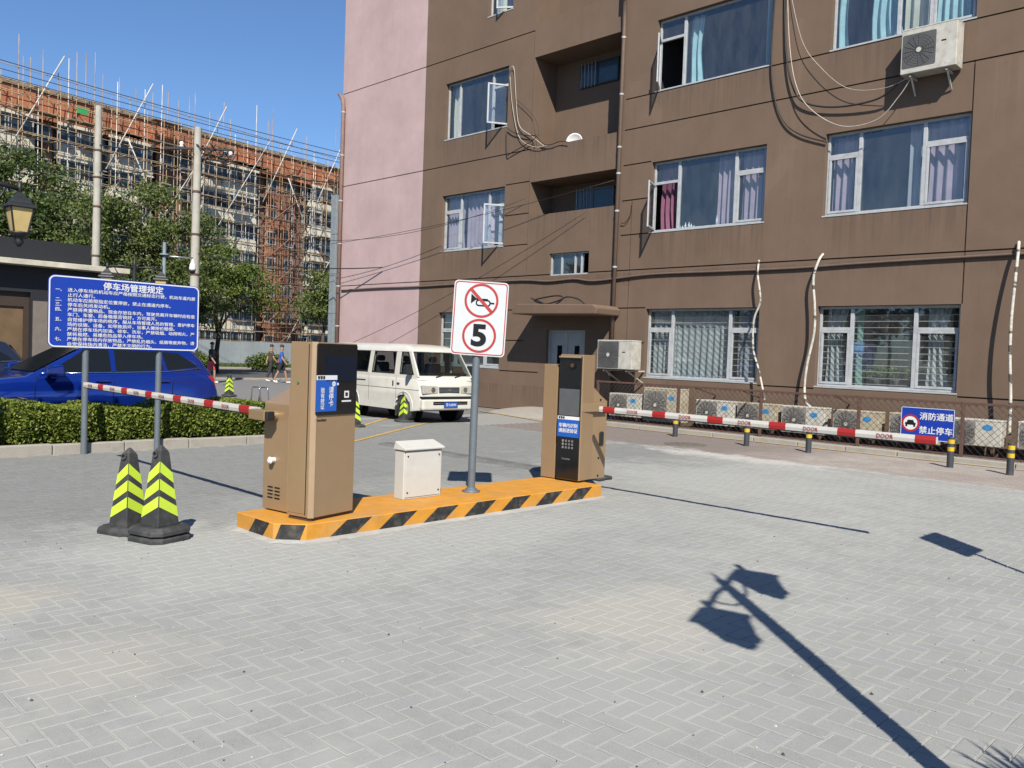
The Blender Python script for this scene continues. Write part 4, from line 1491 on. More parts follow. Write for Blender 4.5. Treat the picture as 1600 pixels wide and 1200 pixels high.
# ------------------------------------------------------------------ traffic cones
def make_cone(name, label, stacked):
    t = thing(name, label, 'traffic cone', (0, 0, 0), 0, 'striped rubber traffic cones')
    off = 0.0
    for k in range(2 if stacked else 1):
        mb = MB()
        o8 = [(s1 * 0.205, s2 * 0.135) if q else (s1 * 0.135, s2 * 0.205) for s1, s2, q in ((1, -1, 1), (1, 1, 1), (1, 1, 0), (-1, 1, 0), (-1, 1, 1), (-1, -1, 1), (-1, -1, 0), (1, -1, 0))]
        lo = [(x, y, off) for x, y in o8]
        md = [(x, y, off + 0.035) for x, y in o8]
        hi = [(x * 0.82, y * 0.82, off + 0.06) for x, y in o8]
        mb.add(lo + md + hi, [tuple(range(7, -1, -1)), tuple(range(16, 24))] + [(i, (i + 1) % 8, 8 + (i + 1) % 8, 8 + i) for i in range(8)] + [(8 + i, 8 + (i + 1) % 8, 16 + (i + 1) % 8, 16 + i) for i in range(8)])
        mb.build('base', MT['rubber'], t, 0.006)
        off += 0.062
    z0, z1, z2 = off - 0.004, off + 0.615, off + 0.67
    a0_, a1_ = 0.11, 0.046
    mb = MB()
    mb.hexa([(-a0_, -a0_, z0), (a0_, -a0_, z0), (a0_, a0_, z0), (-a0_, a0_, z0)], [(-a1_, -a1_, z1), (a1_, -a1_, z1), (a1_, a1_, z1), (-a1_, a1_, z1)])
    b = 0.055
    mb.hexa([(-a1_, -a1_, z1), (a1_, -a1_, z1), (a1_, a1_, z1), (-a1_, a1_, z1)], [(-0.008, -0.008, z2), (0.008, -0.008, z2), (0.008, 0.008, z2), (-0.008, 0.008, z2)])
    bd = mb.build('body', MT['rubber'], t, 0.008)
    mb = MB()
    c_ = [(0.024 * math.cos(R(q)), 0.024 * math.sin(R(q))) for q in range(0, 361, 30)]
    mb.tube([(0.0 + q[0], -a1_ - 0.016, z1 - 0.02 + q[1]) for q in c_], 0.006, 5)
    mb.build('ring', MT['rubber'], t, fix=False)
    # chevrons peak at the edges where +x meets -y and -x meets +y
    for f in range(4):
        for k in range(3):
            zc = z0 + 0.12 + k * 0.142
            q = []
            for u_, up in ((-1, 0), (1, 0), (1, 1), (-1, 1)):
                rise = 0.105 * (u_ if f in (0, 2) else -u_)
                z = zc + rise * 0.5 + (0.088 if up else 0)
                h_ = a0_ + (a1_ - a0_) * (z - z0) / (z1 - z0) + 0.0025
                p = (u_ * h_ * 0.93, -h_, z)
                for _ in range(f):
                    p = (-p[1], p[0], p[2])
                q.append(p)
            m_ = MB()
            m_.add(q, [(0, 1, 2, 3)])
            m_.build('reflective_stripe', MT['lime'], bd, fix=False)
    return t


c1 = make_cone('traffic_cone', 'black and lime striped cone behind its twin, rear of the pair', False)
p = on_ground(200, 830)
c1.location = (p.x, p.y, 0)
c1.rotation_euler = (0, 0, R(19))
c2 = make_cone('traffic_cone', 'striped cone with doubled base, front of the pair', True)
p = on_ground(249, 842)
c2.location = (p.x, p.y, 0)
c2.rotation_euler = (0, 0, R(17))
for lab, q, rz in (('striped cone by the kiosk edge in the yellow bay', (553, 667), 0), ('striped cone before the front wheel of the white van', (632, 659), -8), ('far striped cone behind the tail of the blue car', (358, 619), 15)):
    p = on_ground(*q)
    dup(c1, (p.x, p.y, 0), R(rz), lab)

# ------------------------------------------------------------------ bollards
def make_bollard(label):
    t = thing('bollard', label, 'bollard', (0, 0, 0), 0, 'bollards along the kerb')
    mb = MB()
    mb.cyl((0, 0, -0.02), (0, 0, 0.5), 0.055, n=16)
    mb.lathe([(0.055, 0.5), (0.048, 0.515), (0.02, 0.52)], n=16)
    mb.build('tube', mat('bollard_grey', (0.05, 0.055, 0.065), 0.5, dirt=(0.2, 0.19, 0.17)), t, fix=False)
    for z in (0.28, 0.41):
        mb = MB()
        mb.cyl((0, 0, z), (0, 0, z + 0.07), 0.0565, n=16)
        mb.build('yellow_band', mat('band_yellow', (0.7, 0.47, 0.02), 0.5, var=0.1, dirt=(0.3, 0.22, 0.05), dscale=12), t, fix=False)
    return t


bl = None
for lab, x, y in (('bollard at the right-hand end of the row', -3.79, 15.46), ('bollard below the blue fire-lane sign', -4.74, 15.6), ('bollard behind the middle of the exit boom', -7.21, 15.46), ('bollard fourth from the right end of the row', -8.48, 15.4), ('farthest bollard, beside the manhole cover', -10.37, 15.7)):
    if bl is None:
        bl = make_bollard(lab)
        bl.location = (x, y, 0)
    else:
        dup(bl, (x, y, 0), RNG.uniform(0, 6), lab)

# ------------------------------------------------------------------ manhole, mat, cables on the ground
MH = thing('manhole_cover', 'round iron manhole cover in the paving near the fence', 'manhole cover', (-9.28, 14.42, 0))
mb = MB()
mb.cyl((0, 0, -0.01), (0, 0, 0.006), 0.42, n=36)
iron = mat('cast_iron', (0.17, 0.15, 0.13), 0.75, var=0.25, scale=10)
mb.build('rim', iron, MH, fix=False)
mb = MB()
mb.cyl((0, 0, 0.0), (0, 0, 0.009), 0.36, n=36)
for i in range(-4, 5):
    for j in range(-4, 5):
        if i * i + j * j < 15:
            mb.box(i * 0.075 - 0.02, i * 0.075 + 0.02, j * 0.075 - 0.02, j * 0.075 + 0.02, 0.009, 0.013)
mb.build('lid', iron, MH, fix=False)
mb = MB()
mb.prism([(-0.16, 0.0), (0.16, 0.0), (0.11, 0.035), (-0.11, 0.035)], 'x', -12.0, -7.3)
o = mb.build('speed_hump', mat('hump_rubber', (0.15, 0.15, 0.145), 0.85, var=0.2, dirt=(0.3, 0.29, 0.27), dirt_amt=0.6), None, 0.006)
o.location = (0, 9.06, 0)
o.rotation_euler = (0, 0, R(0))
tag(o, 'low dark rubber speed hump across the entry lane', 'speed hump')
mb = MB()
mb.box(-0.22, 0.22, -0.16, 0.16, 0, 0.05)
o = mb.build('hump_end', MT['rubber'], o, 0.02)
o.location = (-7.28, 0.0, 0)

# ------------------------------------------------------------------ chain-link fence
FE = thing('chain_link_fence', 'rusty chain-link fence in front of the row of outdoor units', 'fence', (-6, 16.8, 0), 0, None, True)
fx0, fx1, fy0, fz0, fz1 = -13.5, 3.0, 16.8, 0.09, 1.07
for x in (-13.45, -11.05, -8.95, -6.83, -4.93, -2.8, -0.7, 1.4, 2.95):
    mb = MB()
    mb.box(x - 0.028, x + 0.028, fy0 - 0.028, fy0 + 0.028, 0.0, fz1 + 0.03)
    mb.build('post', MT['rust'], FE, 0.004)
for z, h_ in ((fz1, 0.045), (fz0 + 0.03, 0.03)):
    mb = MB()
    mb.box(fx0, fx1, fy0 - 0.02, fy0 + 0.02, z - h_ / 2, z + h_ / 2)
    mb.build('rail', MT['rust'], FE, 0.003)
for x in (-10.6, -9.4, -7.3):
    mb = MB()
    mb.bar((x, fy0 + 0.03, fz1 - 0.02), (x - 0.32, FY - 0.02, 1.35 - 0.5), 0.03, 0.03)
    mb.build('brace', MT['rust'], FE)
mb = MB()
P_ = 0.125
n = int((fx1 - fx0 + 1.0) / P_)
H_ = fz1 - fz0 - 0.03
for k in range(-9, n + 1):
    for s_ in (1, -1):
        xa = fx0 + k * P_ + (0 if s_ == 1 else H_)
        xb = xa + s_ * H_
        za, zb = fz0 + 0.02, fz0 + 0.02 + H_
        if min(xa, xb) < fx0 - 0.01:
            if s_ == 1:
                if xb <= fx0: continue
                za += fx0 - xa; xa = fx0
            else:
                if xa <= fx0: continue
                zb -= fx0 - xb; xb = fx0
        if max(xa, xb) > fx1:
            continue
        wob = RNG.uniform(-0.006, 0.006)
        mid = ((xa + xb) / 2 + wob, fy0 + s_ * 0.004 + RNG.uniform(-0.02, 0.02), (za + zb) / 2)
        mb.tube([(xa, fy0 + s_ * 0.003, za), mid, (xb, fy0 + s_ * 0.003, zb)], 0.0038, 4)
tag(mb.build('wire_mesh', MT['wire'], FE, fix=False), kind='stuff')

# ------------------------------------------------------------------ blue fire-lane sign on the fence
FS = thing('fire_lane_sign', 'small blue fire-lane no-parking sign hung on the fence', 'sign', (-5.52, 16.74, 0.64), R(-1))
mb = MB()
mb.prism(rrect(0.96, 0.61, 0.03, 4), 'y', -0.004, 0.004)
pl = mb.build('plate', MT['signblue'], FS)
mb = MB()
mb.ring(rrect(0.95, 0.60, 0.028, 4), rrect(0.93, 0.58, 0.02, 4), 'y', -0.0055)
mb.build('border', MT['white'], pl, fix=False)
mb = MB()
mb.add([(x, -0.0055, z) for x, z in circle(0.165, 36, -0.3, 0.0)], [tuple(range(36))])
mb.build('white_disc', MT['white'], pl, fix=False)
mb = MB()
mb.ring(circle(0.165, 36, -0.3, 0.0), circle(0.128, 36, -0.3, 0.0), 'y', -0.0065)
mb.build('red_circle', MT['red'], pl, fix=False)
mb = MB()
for pts in ([(-0.395, -0.035), (-0.205, -0.035), (-0.2, 0.01), (-0.4, 0.01)], [(-0.37, 0.01), (-0.23, 0.01), (-0.25, 0.06), (-0.35, 0.06)], [(-0.39, -0.07), (-0.355, -0.07), (-0.355, -0.035), (-0.39, -0.035)], [(-0.245, -0.07), (-0.21, -0.07), (-0.21, -0.035), (-0.245, -0.035)]):
    mb.add([(x, -0.0068, z) for x, z in pts], [(0, 1, 2, 3)])
mb.build('car_symbol', MT['ink'], pl, fix=False)
text(pl, '消防通道', 0.15, MT['white'], 0.16, 0.135, -0.007, 'lettering', 0.003)
text(pl, '禁止停车', 0.15, MT['white'], 0.16, -0.125, -0.007, 'lettering', 0.003)

# ------------------------------------------------------------------ outdoor air-conditioner units
def ac_unit(label, x, y, z, w, h, d, group='outdoor units behind the fence', feet=True, rnd=True, sticker=True, body=None, brackets=False):
    t = thing('outdoor_unit', label, 'outdoor unit', (x + w / 2, y + d / 2, z), RNG.uniform(-0.03, 0.03) if rnd else 0, group)
    a, b = w / 2, d / 2
    mb = MB()
    mb.box(-a, a, -b, b, 0.02, h)
    mb.box(-a - 0.006, a + 0.006, -b - 0.006, b + 0.006, h - 0.035, h - 0.004)
    mb.build('body', body or MT['acwhite'], t, 0.012)
    fr = min(h * 0.42, w * 0.29)
    fx, fz = -a + fr + 0.04, h * 0.5
    sqr = rrect(2 * fr + 0.03, min(h - 0.08, 2 * fr + 0.06), 0.03, 3, fx, fz)
    mb = MB()
    mb.add([(p_[0], -b - 0.003, p_[1]) for p_ in sqr], [tuple(range(len(sqr)))])
    g = mb.build('fan_recess', MT['acback'] if sticker else MT['acgrey'], t, fix=False)
    mb = MB()
    for k in range(6):
        r_ = fr * (0.2 + 0.16 * k)
        c_ = circle(r_, 22, fx, fz)
        c2_ = circle(r_ - 0.008, 22, fx, fz)
        mb.ring(c_, c2_, 'y', -b - 0.014)
    for k in range(8):
        an = math.pi * k / 8
        mb.bar((fx - fr * math.cos(an), -b - 0.012, fz - fr * math.sin(an)), (fx + fr * math.cos(an), -b - 0.012, fz + fr * math.sin(an)), 0.005, 0.007)
    mb.build('fan_grille', MT['acgrey'], t, fix=False)
    mb = MB()
    mb.cyl((fx, -b - 0.008, fz), (fx, -b - 0.018, fz), fr * 0.16, n=14)
    mb.build('fan_hub', MT['acwhite'], t, fix=False)
    if sticker:
        mb = MB()
        n_ = 18
        mb.add([(a * 0.5 + 0.085 * math.cos(6.283 * k / n_) * (1 + 0.12 * math.sin(3 * k)), -b - 0.004, h * 0.72 + 0.055 * math.sin(6.283 * k / n_)) for k in range(n_)], [tuple(range(n_))])
        mb.build('sticker', MT['sticker'], t, fix=False)
    else:
        mb = MB()
        mb.box(a * 0.45, a * 0.62, -b - 0.003, -b + 0.001, h * 0.58, h * 0.61)
        mb.build('badge', MT['ink'], t)
    if feet:
        for s_ in (-1, 1):
            mb = MB()
            mb.box(s_ * a * 0.7 - 0.03, s_ * a * 0.7 + 0.03, -b - 0.02, b + 0.02, 0, 0.022)
            mb.build('foot', MT['rust'], t)
            if z > 0.15:
                for yl in (-b, b - 0.05):
                    mb = MB()
                    mb.box(s_ * a * 0.7 - 0.025, s_ * a * 0.7 + 0.025, yl, yl + 0.05, -z, 0)
                    mb.build('stand_leg', MT['rust'], t)
    if brackets:
        for s_ in (-1, 1):
            mb = MB()
            yw = FY - (y + d / 2)
            mb.bar((s_ * a * 0.65, -b * 0.8, -0.02), (s_ * a * 0.65, yw, -0.02), 0.035, 0.035)
            mb.bar((s_ * a * 0.65, yw - 0.02, -0.34), (s_ * a * 0.65, -b * 0.4, -0.03), 0.03, 0.03)
            mb.build('bracket', MT['acwhite'], t)
    return t


TX = ['leftmost of the low outdoor units behind the fence', 'tall outdoor unit with dark grille standing above its neighbours', 'outdoor unit third from the left behind the fence', 'outdoor unit fourth from the left behind the fence', 'outdoor unit in the middle of the row under a white lagged pipe', 'outdoor unit sixth from the left behind a fence post', 'outdoor unit half hidden by the blue fire-lane sign', 'outdoor unit just right of the blue fire-lane sign', 'rightmost outdoor unit cut by the picture edge']
for lab, (x0, x1, zt, zb, y) in zip(TX, ((-13.62, -12.62, 0.77, 0.16, 17.5), (-12.5, -11.4, 0.97, 0.12, 17.45), (-11.0, -10.0, 0.76, 0.16, 17.5), (-9.92, -8.95, 0.765, 0.17, 17.5), (-8.82, -7.84, 0.765, 0.16, 17.5), (-7.66, -6.7, 0.76, 0.17, 17.5), (-6.5, -5.55, 0.775, 0.17, 17.5), (-5.4, -4.47, 0.76, 0.24, 17.5), (-4.2, -3.2, 0.78, 0.26, 17.5))):
    ac_unit(lab, x0, y, zb, x1 - x0, zt - zb, 0.34, body=MT['acyellow'] if zb in (0.17, 0.12) else None)
ac_unit('outdoor unit on brackets beside the entrance door and downpipe', -14.02, 17.42, 1.37, 1.12, 0.77, 0.4, None, False, False, False, brackets=True)
ac_unit('high outdoor unit bolted below the upper right window', -6.76, 17.84, 7.62, 1.06, 0.92, 0.38, None, False, False, False, brackets=True)

# ------------------------------------------------------------------ lagged pipes, cables and dish on the facade
def cable(label, pts, r, m, cat='cable', name='cable', n=6, sm=6):
    P = [Vector(p_) for p_ in pts]
    out = []
    for k in range(len(P) - 1):
        p0, p1, p2, p3 = P[max(k - 1, 0)], P[k], P[k + 1], P[min(k + 2, len(P) - 1)]
        for s_ in range(sm):
            t = s_ / sm
            out.append(0.5 * ((2 * p1) + (p2 - p0) * t + (2 * p0 - 5 * p1 + 4 * p2 - p3) * t * t + (3 * p1 - p0 - 3 * p2 + p3) * t ** 3))
    out.append(P[-1])
    mb = MB()
    mb.tube(out, r, n)
    return tag(mb.build(name, m, fix=False), label, cat)


fz_ = lambda q, y: on_facade(q[0], q[1], y)
cable('white lagged pipe, thin, dropping past the lace-curtained window', [fz_(q, FY - o_) for q, o_ in (((1186, 407), 0.02), ((1184, 430), 0.2), ((1188, 470), 0.24), ((1178, 500), 0.25), ((1177, 545), 0.25), ((1186, 580), 0.3), ((1195, 625), 0.5))], 0.024, MT['lagging'], 'pipe', 'lagged_pipe', 8)
cable('white lagged pipe snaking down between the two ground windows', [fz_(q, FY - o_) for q, o_ in (((1286, 397), 0.02), ((1279, 408), 0.18), ((1271, 435), 0.22), ((1273, 480), 0.24), ((1272, 520), 0.26), ((1261, 570), 0.27), ((1257, 610), 0.3), ((1262, 632), 0.4), ((1280, 643), 0.5))], 0.029, MT['lagging'], 'pipe', 'lagged_pipe', 8)
cable('white lagged pipe at the right-hand picture edge', [fz_(q, FY - o_) for q, o_ in (((1592, 378), 0.02), ((1591, 392), 0.18), ((1586, 440), 0.3), ((1580, 500), 0.36), ((1578, 560), 0.38), ((1579, 620), 0.36), ((1577, 680), 0.4))], 0.029, MT['lagging'], 'pipe', 'lagged_pipe', 8)
cable('painted cable bundle running the length of the wall above the ground floor', [(-27.1, FY - 0.03, 3.86), (-24.8, FY - 0.035, 3.88), (-22.5, FY - 0.03, 3.86), (-18, FY - 0.035, 3.9), (-16.6, FY - 0.04, 3.83), (-15.6, FY - 0.04, 3.86), (-14.8, FY - 0.05, 3.78), (-13, FY - 0.04, 3.88), (-11, FY - 0.04, 3.87), (-9, FY - 0.04, 3.86), (-7, FY - 0.04, 3.9), (-3, FY - 0.04, 3.93), (3, FY - 0.04, 3.95)], 0.03, MT['cable_brown'], 'cable', 'cable', 6)
cable('white flex hanging in a long loop to the high outdoor unit', [fz_(q, FY - o_) for q, o_ in (((1230, -40), 0.03), ((1233, 60), 0.15), ((1243, 130), 0.18), ((1266, 170), 0.2), ((1315, 197), 0.2), ((1370, 187), 0.22), ((1405, 150), 0.25), ((1422, 124), 0.3))], 0.010, MT['cable_white'])
cable('thin pale flex looping to the high outdoor unit above the long loop', [fz_(q, FY - o_) for q, o_ in (((1230, -40), 0.03), ((1252, 60), 0.12), ((1282, 105), 0.15), ((1325, 138), 0.15), ((1380, 138), 0.2), ((1418, 122), 0.3))], 0.006, MT['cable_white'])
cable('thick dark cable sagging below the high outdoor unit', [fz_(q, FY - o_) for q, o_ in (((1226, -40), 0.02), ((1228, 80), 0.06), ((1240, 140), 0.1), ((1262, 162), 0.1), ((1310, 167), 0.1), ((1370, 155), 0.15), ((1402, 132), 0.25))], 0.02, MT['cable'])
cable('dark cable curving to the corner of the upper right window', [fz_(q, FY - 0.05) for q in ((1213, -30), (1205, 90), (1210, 150), (1225, 190), (1250, 210), (1292, 222))], 0.016, MT['cable'])
for lab, pts, r_, m_ in (('pale flex drooping from the open upper left window', ((795, 108), (803, 106), (806, 150), (811, 195), (830, 212), (850, 228)), 0.010, 'cable_white'), ('second pale flex drooping beside the open upper left window', ((797, 120), (800, 160), (808, 205), (818, 222), (838, 230), (858, 226)), 0.009, 'cable_white'),
                         ('tangled dark cable below the open upper left window', ((793, 200), (803, 207), (825, 212), (838, 212), (828, 222), (800, 238), (792, 240), (791, 205)), 0.014, 'cable'), ('dark cable leading to the satellite dish', ((838, 212), (848, 224), (860, 226), (875, 221), (888, 222)), 0.012, 'cable'),
                         ('thin flex curling across the wall to the balcony corner', ((806, 155), (825, 172), (838, 190), (842, 212)), 0.007, 'cable')):
    cable(lab, [fz_(q, FY - 0.07) for q in pts], r_, MT[m_])
cable('black cable coiled on top of the entrance canopy', [fz_(q, 17.6) for q in ((830, 466), (845, 472), (862, 478), (880, 466), (870, 462), (845, 466), (835, 470), (852, 475), (872, 470), (886, 464), (905, 468), (918, 480))], 0.022, MT['cable'])
cable('short loop of flex hanging beside the downpipe', [fz_(q, FY - 0.05) for q in ((988, 315), (985, 335), (977, 348), (970, 348))], 0.01, MT['cable'])
DS = thing('satellite_dish', 'small white satellite dish on the balcony parapet', 'satellite dish', (0, 0, 0))
p = fz_((897, 222), FY + 0.1)
DS.location = p
DS.rotation_euler = (R(0), 0, R(20))
mb = MB()
prof = [(0.001, -0.1), (0.12, -0.085), (0.22, -0.04), (0.25, -0.01), (0.255, -0.002), (0.22, -0.028), (0.12, -0.07), (0.001, -0.085)]
m2 = MB()
m2.lathe(prof, n=24)
m2.v = [(v[0], -v[2], v[1]) for v in m2.v]
m2.build('dish', MT['white'], DS, fix=True)
mb.cyl((0, 0.1, 0), (0, 0.12, -0.3), 0.02, n=8)
mb.build('stalk', MT['steel'], DS, fix=False)

# potted plants and bottles on window ledges
def leaf_ball(name, c, rx, ry, rz, n, size, m, parent=None):
    mb = MB()
    for k in range(n):
        d_ = Vector((RNG.gauss(0, 1), RNG.gauss(0, 1), RNG.gauss(0, 1))).normalized() * RNG.uniform(0.45, 1)
        p_ = Vector(c) + Vector((d_.x * rx, d_.y * ry, d_.z * rz))
        a = Vector((RNG.gauss(0, 1), RNG.gauss(0, 1), RNG.gauss(0, 0.6))).normalized() * size * RNG.uniform(0.6, 1.3)
        b = a.orthogonal().normalized() * size * 0.4
        mb.add([p_ - a, p_ + b, p_ + a, p_ - b], [(0, 1, 2, 3)])
    return mb.build(name, m, parent, fix=False)


for k, (lab, q) in enumerate((('bushy potted plant on the ledge, left of two', (1368, 592)), ('bushy potted plant on the ledge, right of two', (1400, 590)))):
    p = fz_(q, FY + 0.52)
    t = thing('potted_plant', lab, 'plant', (p.x, FY + 0.52, 1.22))
    mb = MB()
    mb.lathe([(0.09, 0), (0.13, 0.18), (0.14, 0.19), (0.12, 0.19)], n=14)
    mb.build('pot', MT['concrete'], t, fix=False)
    leaf_ball('foliage', (0, 0, 0.33), 0.3, 0.16, 0.17, 420, 0.045, MT['leaf_lime'], t)
p = fz_((1342, 545), FY + 0.3)
mb = MB()
for k in range(9):
    for z_ in (p.z - 0.12, p.z + 0.14):
        mb.v.append((p.x - 0.12 + 0.03 * k, FY + 0.3 + 0.012 * math.sin(k * 1.9 + z_), z_ + 0.01 * math.sin(k)))
for k in range(8):
    mb.f.append((2 * k, 2 * k + 2, 2 * k + 3, 2 * k + 1))
    mb.m.append(0)
    mb.s.append(True)
tag(mb.build('hanging_cloth', mat('cloth_cyan', (0.1, 0.35, 0.75), 0.8), fix=False), 'small bright blue cloth hanging behind the barred window', 'cloth')
for k in range(7):
    q = (1063 + k * 4.4 + RNG.uniform(-1, 1), 352) if k < 6 else (1120, 345)
    p = fz_(q, FY + 0.26)
    h_ = RNG.uniform(0.1, 0.22) if k < 6 else 0.3
    t = thing('bottle', 'small pale bottle on the ledge of the plum-curtained window', 'bottle', (p.x, FY + 0.26, 5.0), 0, 'bottles on the window ledge')
    if k == 6:
        t['label'] = 'taller bottle standing alone on the ledge near the mauve curtain'
    mb = MB()
    mb.lathe([(0.028, 0), (0.028, h_ * 0.65), (0.012, h_ * 0.78), (0.012, h_ * 0.9)], n=10)
    mb.build('body', MT['white'], t, fix=False)
    mb = MB()
    mb.cyl((0, 0, h_ * 0.9), (0, 0, h_), 0.014, n=8)
    mb.build('cap', MT['signwhite'], t, fix=False)


# ------------------------------------------------------------------ vehicles
def wheel(par, x, y, r, w, side):
    """own mesh objects: wheel > tyre, rim ; side = outward sign along y"""
    mb = MB()
    pr = [(r * 0.62, -w / 2), (r * 0.93, -w / 2), (r, -w * 0.36), (r, w * 0.36), (r * 0.93, w / 2), (r * 0.62, w / 2)]
    n = 28
    for q in pr:
        for i in range(n):
            t = 2 * math.pi * i / n
            mb.v.append((x + q[0] * math.cos(t), y + q[1], r + q[0] * math.sin(t)))
    for k in range(len(pr) - 1):
        for i in range(n):
            mb.f.append((k * n + i, k * n + (i + 1) % n, (k + 1) * n + (i + 1) % n, (k + 1) * n + i))
            mb.m.append(0)
            mb.s.append(True)
    wh = mb.build('wheel', MT['rubber'], par)
    mb = MB()
    yo = y + side * w * 0.32
    mb.cyl((x, yo - side * 0.06, r), (x, yo, r), r * 0.62, n=24)
    for k in range(5):
        a = 2 * math.pi * k / 5
        mb.bar((x, yo + side * 0.012, r), (x + r * 0.6 * math.cos(a), yo + side * 0.012, r + r * 0.6 * math.sin(a)), r * 0.16, 0.025, 0, (0, 1, 0))
    mb.cyl((x, yo, r), (x, yo + side * 0.03, r), r * 0.14, n=12)
    mb.build('rim', MT['steel'], wh, fix=False)
    return wh


def arch_outline(pts, wheels, r, zsill):
    """closed side outline: pts from front bottom over the top to rear bottom; wheel arches notch the sill"""
    out = list(pts)
    rw = r - 0.06
    for wx in sorted(wheels):                         # rear (small x) to front
        n = 14
        out.append((wx - r, zsill))
        for k in range(n + 1):
            a = math.pi - math.pi * k / n
            out.append((wx + r * math.cos(a) * 0.999, rw + r * math.sin(a)))
        out.append((wx + r, zsill))
    return out


def side_poly(pts, hw_of_z, s_, off=0.004):
    return [(x, s_ * (hw_of_z(z) + off), z) for x, z in pts]


def glass_panel(par, name, pts, hw, m, s_, off=0.005, frame=None):
    mb = MB()
    n = len(pts)
    fr_v = side_poly(pts, hw, s_, off)
    bk_v = side_poly(pts, hw, s_, -0.02)
    mb.add(fr_v + bk_v, [tuple(range(n))] + [(i, (i + 1) % n, n + (i + 1) % n, n + i) for i in range(n)])
    return mb.build(name, m, par, fix=True)


def rounded(pts, r=0.06, n=4):
    out = []
    m_ = len(pts)
    for i in range(m_):
        p0, p1, p2 = Vector(pts[i - 1]), Vector(pts[i]), Vector(pts[(i + 1) % m_])
        d0, d1 = (p0 - p1), (p2 - p1)
        a = p1 + d0.normalized() * min(r, d0.length * 0.45)
        b = p1 + d1.normalized() * min(r, d1.length * 0.45)
        for k in range(n + 1):
            t = k / n
            q = (1 - t) ** 2 * a + 2 * t * (1 - t) * p1 + t * t * b
            out.append((q.x, q.y))
    return out


def shell(par, name, sections, m, cap=True):
    """loft of closed loops with equal vertex counts, smooth"""
    mb = MB()
    n = len(sections[0])
    for s_ in sections:
        mb.v += [tuple(p_) for p_ in s_]
    for k in range(len(sections) - 1):
        for i in range(n):
            mb.f.append((k * n + i, k * n + (i + 1) % n, (k + 1) * n + (i + 1) % n, (k + 1) * n + i))
            mb.m.append(0)
            mb.s.append(True)
    if cap:
        mb.f += [tuple(range(n)), tuple(range((len(sections) - 1) * n, len(sections) * n))]
        mb.m += [0, 0]
        mb.s += [True, True]
    o = mb.build(name, m, par)
    o.data.set_sharp_from_angle(angle=R(38))
    return o


def ring_section(outline, y_of, inset=0.0):
    return outline


def car_body(par, name, outline, hw, m, crown=0.05, layers=7):
    """side outline swept across the width; the flanks round off towards sill and roof"""
    secs = []
    zmin, zmax = min(p_[1] for p_ in outline), max(p_[1] for p_ in outline)
    cx = sum(p_[0] for p_ in outline) / len(outline)
    cz = sum(p_[1] for p_ in outline) / len(outline)
    ts = [-1, -0.97, -0.9, -0.6, 0, 0.6, 0.9, 0.97, 1]
    for t in ts:
        sh = {1: 0.05, 0.97: 0.018, 0.9: 0.0}.get(round(abs(t), 2), 0.0)
        bow = crown * (abs(t) ** 2)
        sec = []
        for x, z in outline:
            kx = (x - cx)
            x2 = x - math.copysign(min(abs(kx), sh + bow * 1.4 * max(0, abs(kx) / (abs(kx) + 0.6))), kx) if abs(kx) > 0.9 else x
            z2 = z - sh * (1 if z > cz else 0) - bow * 0.5 * (1 if z > cz else 0)
            sec.append((x2, t * hw, z2))
        secs.append(sec)
    return shell(par, name, secs, m)


